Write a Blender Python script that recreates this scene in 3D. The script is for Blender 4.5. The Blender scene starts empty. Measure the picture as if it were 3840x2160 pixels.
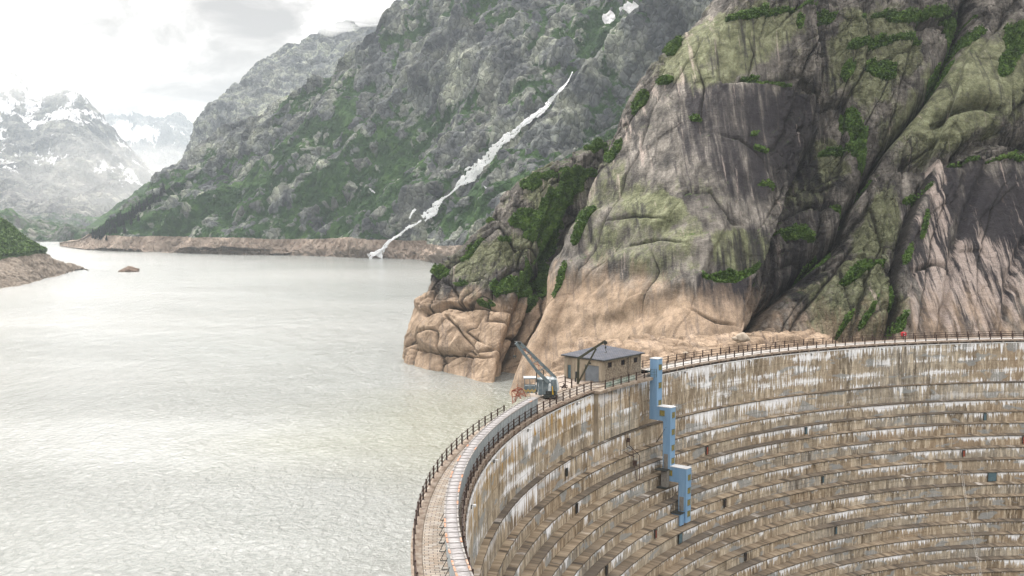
import bpy, bmesh, math, random
import numpy as np
from mathutils import Vector, Matrix

random.seed(7)
R_ = math.radians
sc = bpy.context.scene
C = sc.collection

# ----------------------------------------------------------------- camera
F, PITCH, H = 3815.9, 0.0759, 21.39          # focal length in photo pixels (3840 wide), tilt, height over the crest
cam = bpy.data.cameras.new('camera')
cam.sensor_width = 36.0
cam.lens = 36.0 * F / 3840.0
cam.clip_start = 1.0
cam.clip_end = 20000.0
co = bpy.data.objects.new('camera', cam)
co.location = (0, 0, H)
co.rotation_euler = (math.pi / 2 - PITCH, 0, 0)
C.objects.link(co)
sc.camera = co

# ----------------------------------------------------------------- sky, sun, exposure
SUN_EL, SUN_AZ = R_(50), R_(-32)             # azimuth from +Y, negative to the left
w = bpy.data.worlds.new('World')
sc.world = w
w.use_nodes = True
nt = w.node_tree
nt.nodes.clear()


def N(nt, kind, **kw):
    n = nt.nodes.new(kind)
    for k, v in kw.items():
        if k in ('inputs',):
            for a, b in v.items():
                n.inputs[a].default_value = b
        else:
            setattr(n, k, v)
    return n


def L(nt, a, b):
    nt.links.new(a, b)


def ramp(nt, fac, stops, interp='LINEAR'):
    r = nt.nodes.new('ShaderNodeValToRGB')
    r.color_ramp.interpolation = interp
    el = r.color_ramp.elements
    while len(el) > 1:
        el.remove(el[-1])
    for i, (p, c) in enumerate(stops):
        e = el[0] if i == 0 else el.new(p)
        e.position = p
        if not isinstance(c, (tuple, list)):
            c = (c, c, c)
        e.color = (c[0], c[1], c[2], 1)
    L(nt, fac, r.inputs[0])
    return r.outputs[0]


def mth(nt, op, a, b=None, c=None, clamp=False):
    n = nt.nodes.new('ShaderNodeMath')
    n.operation = op
    n.use_clamp = clamp
    for i, v in enumerate((a, b, c)):
        if v is None:
            continue
        if isinstance(v, (int, float)):
            n.inputs[i].default_value = v
        else:
            L(nt, v, n.inputs[i])
    return n.outputs[0]


def mixc(nt, fac, a, b, blend='MIX'):
    n = nt.nodes.new('ShaderNodeMix')
    n.data_type = 'RGBA'
    n.blend_type = blend
    for sock, v in ((n.inputs[0], fac), (n.inputs[6], a), (n.inputs[7], b)):
        if isinstance(v, (int, float)):
            sock.default_value = v
        elif isinstance(v, (tuple, list)):
            sock.default_value = (v[0], v[1], v[2], 1)
        else:
            L(nt, v, sock)
    return n.outputs[2]


def noise(nt, vec, scale, detail=4, rough=0.55, dist=0.0, lac=2.0):
    n = nt.nodes.new('ShaderNodeTexNoise')
    n.inputs['Scale'].default_value = scale
    n.inputs['Detail'].default_value = detail
    n.inputs['Roughness'].default_value = rough
    n.inputs['Distortion'].default_value = dist
    n.inputs['Lacunarity'].default_value = lac
    if vec is not None:
        L(nt, vec, n.inputs['Vector'])
    return n.outputs['Fac']


def mapping(nt, vec, scale=(1, 1, 1), rot=(0, 0, 0), loc=(0, 0, 0)):
    n = nt.nodes.new('ShaderNodeMapping')
    n.inputs['Scale'].default_value = scale
    n.inputs['Rotation'].default_value = rot
    n.inputs['Location'].default_value = loc
    L(nt, vec, n.inputs['Vector'])
    return n.outputs[0]


sky = N(nt, 'ShaderNodeTexSky', sky_type='NISHITA')
sky.sun_disc = False
sky.sun_elevation = SUN_EL
sky.sun_rotation = SUN_AZ
sky.air_density = 1.5
sky.dust_density = 4.0
bg1 = N(nt, 'ShaderNodeBackground', inputs={'Strength': 0.09})
L(nt, sky.outputs[0], bg1.inputs[0])
tc = nt.nodes.new('ShaderNodeTexCoord')
dirv = tc.outputs['Generated']
m1 = mapping(nt, dirv, (1, 1, 1.9), (0, R_(12), 0), (0.31, 0.1, 0.0))
n1 = noise(nt, m1, 10.0, 8, 0.58, 0.5)
m2 = mapping(nt, dirv, (1, 1, 1.6), (0, 0, 0), (3.1, 1.7, 0.4))
n2 = noise(nt, m2, 3.1, 4, 0.5, 0.2)
cl = mth(nt, 'ADD', mth(nt, 'MULTIPLY', n1, 0.74), mth(nt, 'MULTIPLY', n2, 0.26))
ccol = ramp(nt, cl, [(0.40, (0.18, 0.165, 0.165)), (0.455, (0.28, 0.26, 0.25)), (0.495, (0.40, 0.375, 0.36)),
                     (0.53, (0.60, 0.575, 0.55)), (0.58, (0.90, 0.87, 0.84))])
# the thin cloud in front of the sun is brighter
dotn = N(nt, 'ShaderNodeVectorMath', operation='DOT_PRODUCT')
L(nt, dirv, dotn.inputs[0])
gaz, gel = R_(-17), R_(28)
dotn.inputs[1].default_value = (math.sin(gaz) * math.cos(gel), math.cos(gaz) * math.cos(gel), math.sin(gel))
glow = ramp(nt, dotn.outputs['Value'], [(0.7, 0.0), (0.90, (0.02, 0.018, 0.016)), (0.96, (0.09, 0.08, 0.07)), (0.985, (0.9, 0.88, 0.86)), (1.0, (4.1, 4.05, 3.95))])
ccol = mixc(nt, 1.0, ccol, glow, 'ADD')
# overcast sky: brightest overhead, dark below the skyline, brightened at our back to light the dam
sz = nt.nodes.new('ShaderNodeSeparateXYZ'); L(nt, dirv, sz.inputs[0])
vert = ramp(nt, mth(nt, 'MULTIPLY_ADD', sz.outputs[2], 0.5, 0.5), [(0.40, 0.10), (0.50, 0.55), (0.53, 1.0), (0.62, 0.95), (0.66, 1.9), (0.8, 2.9), (1.0, 3.3)])
ccol = mixc(nt, 1.0, ccol, vert, 'MULTIPLY')
back = ramp(nt, mth(nt, 'MULTIPLY_ADD', sz.outputs[1], 0.5, 0.5), [(0.0, 1.4), (0.45, 1.3), (0.7, 1.0)])
ccol = mixc(nt, 1.0, ccol, back, 'MULTIPLY')
bg2 = N(nt, 'ShaderNodeBackground', inputs={'Strength': 0.92})
L(nt, ccol, bg2.inputs[0])
ms = nt.nodes.new('ShaderNodeMixShader')
ms.inputs[0].default_value = 0.9
L(nt, bg1.outputs[0], ms.inputs[1])
L(nt, bg2.outputs[0], ms.inputs[2])
wo = nt.nodes.new('ShaderNodeOutputWorld')
L(nt, ms.outputs[0], wo.inputs[0])

sun = bpy.data.lights.new('sun', 'SUN')
sun.energy = 2.6
sun.angle = R_(12)
sun.color = (1.0, 0.95, 0.87)
so = bpy.data.objects.new('sun', sun)
sd = Vector((math.sin(SUN_AZ) * math.cos(SUN_EL), math.cos(SUN_AZ) * math.cos(SUN_EL), math.sin(SUN_EL)))
so.rotation_euler = sd.to_track_quat('Z', 'Y').to_euler()
C.objects.link(so)

sc.view_settings.view_transform = 'Standard'
sc.view_settings.look = 'None'
sc.view_settings.exposure = 0.68
sc.view_settings.gamma = 1.0
sc.cycles.max_bounces = 6
sc.cycles.volume_bounces = 1
sc.cycles.use_denoising = True

# ----------------------------------------------------------------- helpers
CP, SP = math.cos(PITCH), math.sin(PITCH)
K = 3840.0 / 2576.0


def ray(px, py):
    x = (px - 1920.0) / F
    u = -(py - 1080.0) / F
    return x, CP + SP * u, -SP + CP * u


def at(px, py, Y):
    """point seen at photo pixel (3840 wide) at world distance Y"""
    x, y, z = ray(px, py)
    k = Y / y
    return np.array([x * k, Y, H + z * k])


def ground(px, py, z=0.0):
    x, y, zz = ray(px, py)
    k = (z - H) / zz
    return np.array([x * k, y * k, z])


def proj(P):
    Z = P[..., 2] - H
    d = P[..., 1] * CP - Z * SP
    u = P[..., 1] * SP + Z * CP
    d = np.where(d < 1, 1, d)
    return (1920 + F * P[..., 0] / d) / K, (1080 - F * u / d) / K   # in 2576-wide picture units


def tag(o, label=None, cat=None, group=None, kind=None):
    if label: o['label'] = label
    if cat: o['category'] = cat
    if group: o['group'] = group
    if kind: o['kind'] = kind
    return o


def empty(name, loc=(0, 0, 0), rz=0.0):
    o = bpy.data.objects.new(name, None)
    o.location = loc
    o.rotation_euler = (0, 0, rz)
    o.empty_display_size = 0.5
    C.objects.link(o)
    return o


def link(name, me, mats, parent=None, smooth=False):
    o = bpy.data.objects.new(name, me)
    C.objects.link(o)
    if not isinstance(mats, (list, tuple)):
        mats = [mats]
    if len(me.materials) == 0:
        for m in mats:
            me.materials.append(m)
    if parent is not None:
        o.parent = parent
        o.matrix_parent_inverse = Matrix.Identity(4)
    if smooth:
        me.polygons.foreach_set('use_smooth', [True] * len(me.polygons))
    return o


class MB:
    """collects simple solids into one mesh"""

    def __init__(s):
        s.v, s.f, s.m = [], [], []

    def add(s, vs, fs, mi=0):
        b = len(s.v)
        s.v += [tuple(float(c) for c in q) for q in vs]
        s.f += [tuple(b + i for i in q) for q in fs]
        s.m += [mi] * len(fs)
        return s

    def box(s, c, size, ax=None, mi=0, taper=1.0):
        """centre c, size (x,y,z), ax = 3 axis vectors"""
        ax = ax or ((1, 0, 0), (0, 1, 0), (0, 0, 1))
        A = [np.array(a, float) for a in ax]
        c = np.array(c, float)
        vs = []
        for dz in (-.5, .5):
            t = taper if dz > 0 else 1.0
            for dx, dy in ((-.5, -.5), (.5, -.5), (.5, .5), (-.5, .5)):
                vs.append(c + A[0] * dx * size[0] * t + A[1] * dy * size[1] * t + A[2] * dz * size[2])
        return s.add(vs, [(0, 3, 2, 1), (4, 5, 6, 7), (0, 1, 5, 4), (1, 2, 6, 5), (2, 3, 7, 6), (3, 0, 4, 7)], mi)

    def bar(s, a, b, wd, hd=None, mi=0):
        a, b = np.array(a, float), np.array(b, float)
        d = b - a
        ln = np.linalg.norm(d)
        if ln < 1e-6: return s
        d = d / ln
        up = np.array([0, 0, 1.0]) if abs(d[2]) < 0.95 else np.array([0, 1.0, 0])
        x = np.cross(d, up); x /= np.linalg.norm(x)
        y = np.cross(x, d)
        return s.box((a + b) / 2, (wd, hd or wd, ln), (x, y, d), mi)

    def tube(s, pts, r, n=6, mi=0, close=True):
        pts = [np.array(p, float) for p in pts]
        rs = r if isinstance(r, (list, tuple)) else [r] * len(pts)
        vs, fs = [], []
        for i, p in enumerate(pts):
            d = pts[min(i + 1, len(pts) - 1)] - pts[max(i - 1, 0)]
            d = d / (np.linalg.norm(d) + 1e-9)
            up = np.array([0, 0, 1.0]) if abs(d[2]) < 0.95 else np.array([0, 1.0, 0])
            x = np.cross(d, up); x /= np.linalg.norm(x)
            y = np.cross(x, d)
            for k in range(n):
                t = 2 * math.pi * k / n
                vs.append(p + rs[i] * (math.cos(t) * x + math.sin(t) * y))
        for i in range(len(pts) - 1):
            for k in range(n):
                k2 = (k + 1) % n
                fs.append((i * n + k, i * n + k2, (i + 1) * n + k2, (i + 1) * n + k))
        if close:
            fs.append(tuple(range(n))[::-1])
            fs.append(tuple((len(pts) - 1) * n + k for k in range(n)))
        return s.add(vs, fs, mi)

    def build(s, name, mats, parent=None, smooth=False, bevel=0.0):
        me = bpy.data.meshes.new(name)
        me.from_pydata(s.v, [], s.f)
        if bevel:
            bm = bmesh.new(); bm.from_mesh(me)
            bmesh.ops.bevel(bm, geom=list(bm.edges), offset=bevel, segments=1, affect='EDGES')
            bm.to_mesh(me); bm.free()
            me.update()
            return link(name, me, mats, parent, smooth)
        o = link(name, me, mats, parent, smooth)
        if max(s.m + [0]) > 0:
            me.polygons.foreach_set('material_index', s.m)
        me.update()
        return o


# ----------------------------------------------------------------- numpy noise
def _h(ix, iy, iz, seed):
    with np.errstate(over='ignore'):
        h = (ix.astype(np.uint32) * np.uint32(374761393) + iy.astype(np.uint32) * np.uint32(668265263)
             + iz.astype(np.uint32) * np.uint32(2147483647 - 1) * np.uint32(3) + np.uint32(seed * 1274126177 & 0xffffffff))
        h ^= h >> np.uint32(13)
        h *= np.uint32(1274126177)
        h ^= h >> np.uint32(16)
        h *= np.uint32(2246822519)
        h ^= h >> np.uint32(15)
    return h.astype(np.float32) * np.float32(1 / 4294967295.0)


def vnoise(P, seed=0):
    x, y, z = (P[..., i].astype(np.float32) for i in range(3))
    x0, y0, z0 = np.floor(x), np.floor(y), np.floor(z)
    fx, fy, fz = x - x0, y - y0, z - z0
    fx = fx * fx * fx * (fx * (fx * 6 - 15) + 10)
    fy = fy * fy * fy * (fy * (fy * 6 - 15) + 10)
    fz = fz * fz * fz * (fz * (fz * 6 - 15) + 10)
    ix, iy, iz = x0.astype(np.int32), y0.astype(np.int32), z0.astype(np.int32)
    r = 0
    for dz in (0, 1):
        wz = fz if dz else 1 - fz
        for dy in (0, 1):
            wy = fy if dy else 1 - fy
            a = _h(ix, iy + dy, iz + dz, seed)
            b = _h(ix + 1, iy + dy, iz + dz, seed)
            r = r + (a + (b - a) * fx) * wy * wz
    return r * 2 - 1


def fbm(P, scale, octs=5, gain=0.5, seed=0):
    """scale in metres (number or 3 numbers)"""
    Q = P / np.array(scale if np.ndim(scale) else (scale,) * 3, float)
    r, a, s = 0, 1.0, 0.0
    for i in range(octs):
        r = r + a * vnoise(Q + 17.3 * i, seed + i)
        s += a
        a *= gain
        Q = Q * 2.03
    return r / s


def ridged(P, scale, octs=4, gain=0.5, seed=0):
    Q = P / np.array(scale if np.ndim(scale) else (scale,) * 3, float)
    r, a, s = 0, 1.0, 0.0
    for i in range(octs):
        r = r + a * (1 - np.abs(vnoise(Q + 9.7 * i, seed + i)) * 2)
        s += a
        a *= gain
        Q = Q * 2.1
    return r / s


def voro(P, scale, seed=0):
    """F1, F2 and cell id value"""
    Q = (P / np.array(scale if np.ndim(scale) else (scale,) * 3, float)).astype(np.float32)
    base = np.floor(Q).astype(np.int32)
    f1 = np.full(Q.shape[:-1], 9.0, np.float32)
    f2 = f1.copy()
    cid = f1.copy()
    for dx in (-1, 0, 1):
        for dy in (-1, 0, 1):
            for dz in (-1, 0, 1):
                cx, cy, cz = base[..., 0] + dx, base[..., 1] + dy, base[..., 2] + dz
                hx, hy, hz = _h(cx, cy, cz, seed), _h(cx, cy, cz, seed + 1), _h(cx, cy, cz, seed + 2)
                d = (cx + hx - Q[..., 0]) ** 2 + (cy + hy - Q[..., 1]) ** 2 + (cz + hz - Q[..., 2]) ** 2
                near = d < f1
                f2 = np.where(near, f1, np.minimum(f2, d))
                cid = np.where(near, hz * 0.7 + hx * 0.3, cid)
                f1 = np.where(near, d, f1)
    return np.sqrt(f1), np.sqrt(f2), cid


def sstep(a, b, x):
    t = np.clip((x - a) / (b - a), 0, 1)
    return t * t * (3 - 2 * t)


def pline(qx, qy, pts):
    """distance to a polyline and signed side (positive = right of travel on the picture), picture units"""
    best = np.full(qx.shape, 1e9)
    side = np.zeros(qx.shape)
    tt = np.zeros(qx.shape)
    n = len(pts) - 1
    for i in range(n):
        ax, ay = pts[i]
        bx, by = pts[i + 1]
        dx, dy = bx - ax, by - ay
        t = np.clip(((qx - ax) * dx + (qy - ay) * dy) / (dx * dx + dy * dy), 0, 1)
        ex, ey = qx - ax - t * dx, qy - ay - t * dy
        d = np.hypot(ex, ey)
        m = d < best
        best = np.where(m, d, best)
        side = np.where(m, np.sign(dx * ey - dy * ex), side)
        tt = np.where(m, (i + t) / n, tt)
    return best, side, tt


def catmull(c, n):
    """resample control array c (k, ..., 3) along axis 0 to n samples"""
    k = c.shape[0]
    t = np.linspace(0, k - 1 - 1e-6, n)
    i = np.floor(t).astype(int)
    f = (t - i).reshape((n,) + (1,) * (c.ndim - 1))
    p = np.concatenate([2 * c[:1] - c[1:2], c, 2 * c[-1:] - c[-2:-1]], 0)
    p0, p1, p2, p3 = p[i], p[i + 1], p[i + 2], p[i + 3]
    return 0.5 * ((2 * p1) + (-p0 + p2) * f + (2 * p0 - 5 * p1 + 4 * p2 - p3) * f ** 2 + (-p0 + 3 * p1 - 3 * p2 + p3) * f ** 3)


def loft(ctrl, nr, nc):
    """ctrl[row][col] = (x, y, distance) in 2576-wide picture units -> dense grid of world points"""
    A = np.array([[at(p[0] * K, p[1] * K, p[2]) for p in row] for row in ctrl])
    A = catmull(A, nr)
    A = np.swapaxes(catmull(np.swapaxes(A, 0, 1), nc), 0, 1)
    return A


def normals(P):
    du = np.gradient(P, axis=1)
    dv = np.gradient(P, axis=0)
    n = np.cross(du, dv)
    n /= np.linalg.norm(n, axis=-1, keepdims=True) + 1e-9
    # face the camera
    v = np.array([0, 0, H]) - P
    s = np.sign((n * v).sum(-1, keepdims=True))
    return n, s


def grid_mesh(name, P, mat, attrs=None, kind='structure', smooth=True):
    nr, nc = P.shape[:2]
    me = bpy.data.meshes.new(name)
    me.vertices.add(nr * nc)
    me.vertices.foreach_set('co', P.reshape(-1).astype(np.float32))
    idx = np.arange(nr * nc).reshape(nr, nc)
    q = np.stack([idx[:-1, :-1], idx[:-1, 1:], idx[1:, 1:], idx[1:, :-1]], -1).reshape(-1, 4)
    # make the faces look towards the camera side
    a, b, d = P[0:-1, 0:-1].reshape(-1, 3), P[0:-1, 1:].reshape(-1, 3), P[1:, 0:-1].reshape(-1, 3)
    n = np.cross(b - a, d - a)
    s = (n * (np.array([0, 0, H + 60]) - a)).sum(-1)
    if np.median(s) < 0:
        q = q[:, ::-1]
    nf = len(q)
    me.loops.add(nf * 4)
    me.loops.foreach_set('vertex_index', q.reshape(-1).astype(np.int32))
    me.polygons.add(nf)
    me.polygons.foreach_set('loop_start', np.arange(0, nf * 4, 4, dtype=np.int32))
    me.update(calc_edges=True)
    if smooth:
        me.polygons.foreach_set('use_smooth', [True] * nf)
    for k, v in (attrs or {}).items():
        at_ = me.attributes.new(k, 'FLOAT', 'POINT')
        at_.data.foreach_set('value', v.reshape(-1).astype(np.float32))
    me.materials.append(mat)
    o = bpy.data.objects.new(name, me)
    C.objects.link(o)
    if kind:
        o['kind'] = kind
    return o


# ----------------------------------------------------------------- materials
def new_mat(name, base=(0.5, 0.5, 0.5), rough=0.8, metal=0.0, spec=0.3):
    m = bpy.data.materials.new(name)
    m.use_nodes = True
    nt = m.node_tree
    b = nt.nodes['Principled BSDF']
    b.inputs['Base Color'].default_value = (*base, 1)
    b.inputs['Roughness'].default_value = rough
    b.inputs['Metallic'].default_value = metal
    b.inputs['Specular IOR Level'].default_value = spec
    return m, nt, b


def obj_coord(nt):
    return nt.nodes.new('ShaderNodeTexCoord').outputs['Object']


def geo_pos(nt):
    return nt.nodes.new('ShaderNodeNewGeometry').outputs['Position']


def attr(nt, name):
    n = nt.nodes.new('ShaderNodeAttribute')
    n.attribute_name = name
    return n.outputs['Fac']


def bump(nt, b, h, strength, dist):
    n = nt.nodes.new('ShaderNodeBump')
    if isinstance(strength, (int, float)): n.inputs['Strength'].default_value = strength
    else: L(nt, strength, n.inputs['Strength'])
    n.inputs['Distance'].default_value = dist
    L(nt, h, n.inputs['Height'])
    L(nt, n.outputs[0], b.inputs['Normal'])


def worn(name, c1, c2, scale=2.0, rough=0.75, metal=0.0, streak=False, bmp=0.3):
    """paint or metal with uneven wear"""
    m, nt, b = new_mat(name, c1, rough, metal)
    p = obj_coord(nt)
    v = mapping(nt, p, (1, 1, 0.25)) if streak else p
    n = noise(nt, v, scale, 6, 0.65)
    col = mixc(nt, ramp(nt, n, [(0.4, 0), (0.62, 1)]), c1, c2)
    L(nt, col, b.inputs['Base Color'])
    n2 = noise(nt, p, scale * 9, 3)
    bump(nt, b, n2, bmp, 0.01)
    return m


def cliff_material():
    m, nt, b = new_mat('granite', (0.2, 0.19, 0.17), 0.9, 0, 0.12)
    p = geo_pos(nt)
    hi = noise(nt, p, 2.2, 5, 0.62)
    mid = noise(nt, p, 0.16, 7, 0.66, 0.3)
    gran = ramp(nt, mid, [(0.32, (0.026, 0.024, 0.024)), (0.42, (0.076, 0.070, 0.065)), (0.53, (0.145, 0.133, 0.118)), (0.68, (0.275, 0.252, 0.225))])
    # long faint bands running down the slabs
    band = noise(nt, mapping(nt, p, (1.0, 0.3, 0.14), (0, R_(-33), 0)), 0.9, 6, 0.68)
    gran = mixc(nt, 0.75, gran, ramp(nt, band, [(0.34, 0.22), (0.66, 0.80)]), 'OVERLAY')
    # yellow-green lichen
    lich = ramp(nt, noise(nt, mapping(nt, p, (1, 1, 0.8)), 0.5, 7, 0.72), [(0.34, (0.058, 0.064, 0.034)), (0.5, (0.135, 0.145, 0.078)), (0.66, (0.245, 0.262, 0.158))])
    lm = mth(nt, 'ADD', attr(nt, 'lichen'), mth(nt, 'ADD', mth(nt, 'MULTIPLY', mth(nt, 'SUBTRACT', noise(nt, p, 0.22, 8, 0.74), 0.5), 2.6), mth(nt, 'MULTIPLY', mth(nt, 'SUBTRACT', band, 0.5), 1.6)))
    col = mixc(nt, ramp(nt, lm, [(0.38, 0), (0.95, 0.86)]), gran, lich)
    # water stains running down the rock
    sv = mapping(nt, p, (1.0, 0.12, 0.06), (0, R_(-5), 0))
    st = noise(nt, sv, 0.55, 7, 0.7, 0.15)
    stv = mth(nt, 'ADD', mth(nt, 'ADD', st, mth(nt, 'MULTIPLY', attr(nt, 'stain'), 0.15)), mth(nt, 'MULTIPLY', mth(nt, 'SUBTRACT', mid, 0.5), 0.22))
    stm = mth(nt, 'MULTIPLY', ramp(nt, stv, [(0.50, 0), (0.59, 0.75), (0.68, 1)]), 0.93)
    col = mixc(nt, stm, col, (0.022, 0.020, 0.024))
    # pale mineral runs
    st2 = noise(nt, mapping(nt, p, (1.0, 0.1, 0.04), (0, R_(-4), 0), (30, 9, 0)), 0.7, 6, 0.68)
    stm2 = mth(nt, 'MULTIPLY', ramp(nt, mth(nt, 'ADD', st2, mth(nt, 'MULTIPLY', attr(nt, 'pale'), 0.17)), [(0.60, 0), (0.70, 1)]), 0.7)
    col = mixc(nt, stm2, col, (0.46, 0.385, 0.34))
    # fine fracture lines
    wv = nt.nodes.new('ShaderNodeVectorMath'); wv.operation = 'ADD'
    L(nt, mapping(nt, p, (1.0, 0.5, 0.42), (0, R_(28), 0)), wv.inputs[0])
    wn_ = nt.nodes.new('ShaderNodeTexNoise'); wn_.inputs['Scale'].default_value = 0.35; wn_.inputs['Detail'].default_value = 5
    L(nt, p, wn_.inputs['Vector'])
    wsc = nt.nodes.new('ShaderNodeVectorMath'); wsc.operation = 'SCALE'; wsc.inputs['Scale'].default_value = 3.2
    L(nt, wn_.outputs['Color'], wsc.inputs[0]); L(nt, wsc.outputs[0], wv.inputs[1])
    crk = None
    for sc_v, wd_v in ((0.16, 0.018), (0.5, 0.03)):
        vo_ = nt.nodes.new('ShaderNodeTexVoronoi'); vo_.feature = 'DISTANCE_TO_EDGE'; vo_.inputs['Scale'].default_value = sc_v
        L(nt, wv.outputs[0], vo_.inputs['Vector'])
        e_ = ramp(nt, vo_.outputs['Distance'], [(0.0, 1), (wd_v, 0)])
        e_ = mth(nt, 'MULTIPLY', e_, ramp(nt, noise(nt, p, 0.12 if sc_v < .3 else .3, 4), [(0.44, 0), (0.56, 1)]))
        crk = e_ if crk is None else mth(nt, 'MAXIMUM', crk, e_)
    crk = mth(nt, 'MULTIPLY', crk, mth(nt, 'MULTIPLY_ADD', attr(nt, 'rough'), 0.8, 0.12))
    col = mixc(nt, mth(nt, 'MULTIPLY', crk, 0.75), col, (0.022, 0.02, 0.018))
    # scoured tan rock where the lake has washed it
    tan = ramp(nt, noise(nt, p, 0.3, 6, 0.6), [(0.3, (0.15, 0.11, 0.078)), (0.48, (0.275, 0.205, 0.145)), (0.68, (0.40, 0.305, 0.225))])
    tm = mth(nt, 'ADD', attr(nt, 'tan'), mth(nt, 'MULTIPLY', mth(nt, 'SUBTRACT', noise(nt, mapping(nt, p, (1, .3, 0.12)), 0.6, 6, .65), 0.5), 1.5))
    tmm = ramp(nt, tm, [(0.25, 0), (0.85, 1)])
    tan = mixc(nt, mth(nt, 'MULTIPLY', ramp(nt, noise(nt, sv, 0.9, 6, .7), [(0.52, 0), (0.66, 1)]), 0.7), tan, (0.13, 0.105, 0.09))
    col = mixc(nt, tmm, col, tan)
    # turf and low scrub
    gr = ramp(nt, noise(nt, p, 1.1, 6, 0.7), [(0.3, (0.014, 0.026, 0.007)), (0.5, (0.038, 0.075, 0.012)), (0.7, (0.085, 0.14, 0.026))])
    gm = mth(nt, 'ADD', attr(nt, 'veg'), mth(nt, 'MULTIPLY', mth(nt, 'SUBTRACT', noise(nt, p, 0.8, 6, 0.7), 0.5), 0.9))
    col = mixc(nt, ramp(nt, gm, [(0.42, 0), (0.56, 1)]), col, gr)
    # thin crack lines darkened, cavity shade painted into the colour
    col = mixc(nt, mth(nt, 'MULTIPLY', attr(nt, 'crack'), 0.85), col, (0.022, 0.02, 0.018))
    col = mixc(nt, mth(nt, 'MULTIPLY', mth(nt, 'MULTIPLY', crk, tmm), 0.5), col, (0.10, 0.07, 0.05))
    col = mixc(nt, mth(nt, 'MULTIPLY', mth(nt, 'SUBTRACT', hi, 0.5), 0.9), col, (1, 1, 1), 'SOFT_LIGHT')
    hx = noise(nt, p, 5.0, 4, 0.7)
    col = mixc(nt, 0.55, col, ramp(nt, hx, [(0.3, (0.25, 0.25, 0.25)), (0.7, (0.78, 0.78, 0.78))]), 'OVERLAY')
    L(nt, col, b.inputs['Base Color'])
    ly = noise(nt, mapping(nt, p, (0.35, 0.35, 1.6), (0, R_(35), 0)), 0.8, 5, 0.6)
    hh = mth(nt, 'ADD', mth(nt, 'MULTIPLY', hi, 0.6), mth(nt, 'ADD', mth(nt, 'MULTIPLY', ly, 0.8), mth(nt, 'MULTIPLY', mid, 1.5)))
    hh = mth(nt, 'SUBTRACT', hh, mth(nt, 'MULTIPLY', crk, .35))
    rg = attr(nt, 'rough')
    bump(nt, b, hh, mth(nt, 'MULTIPLY', mth(nt, 'MULTIPLY_ADD', tmm, -0.55, 1.0), mth(nt, 'MULTIPLY_ADD', rg, 0.6, 0.4)), 1.3)
    return m


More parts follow.
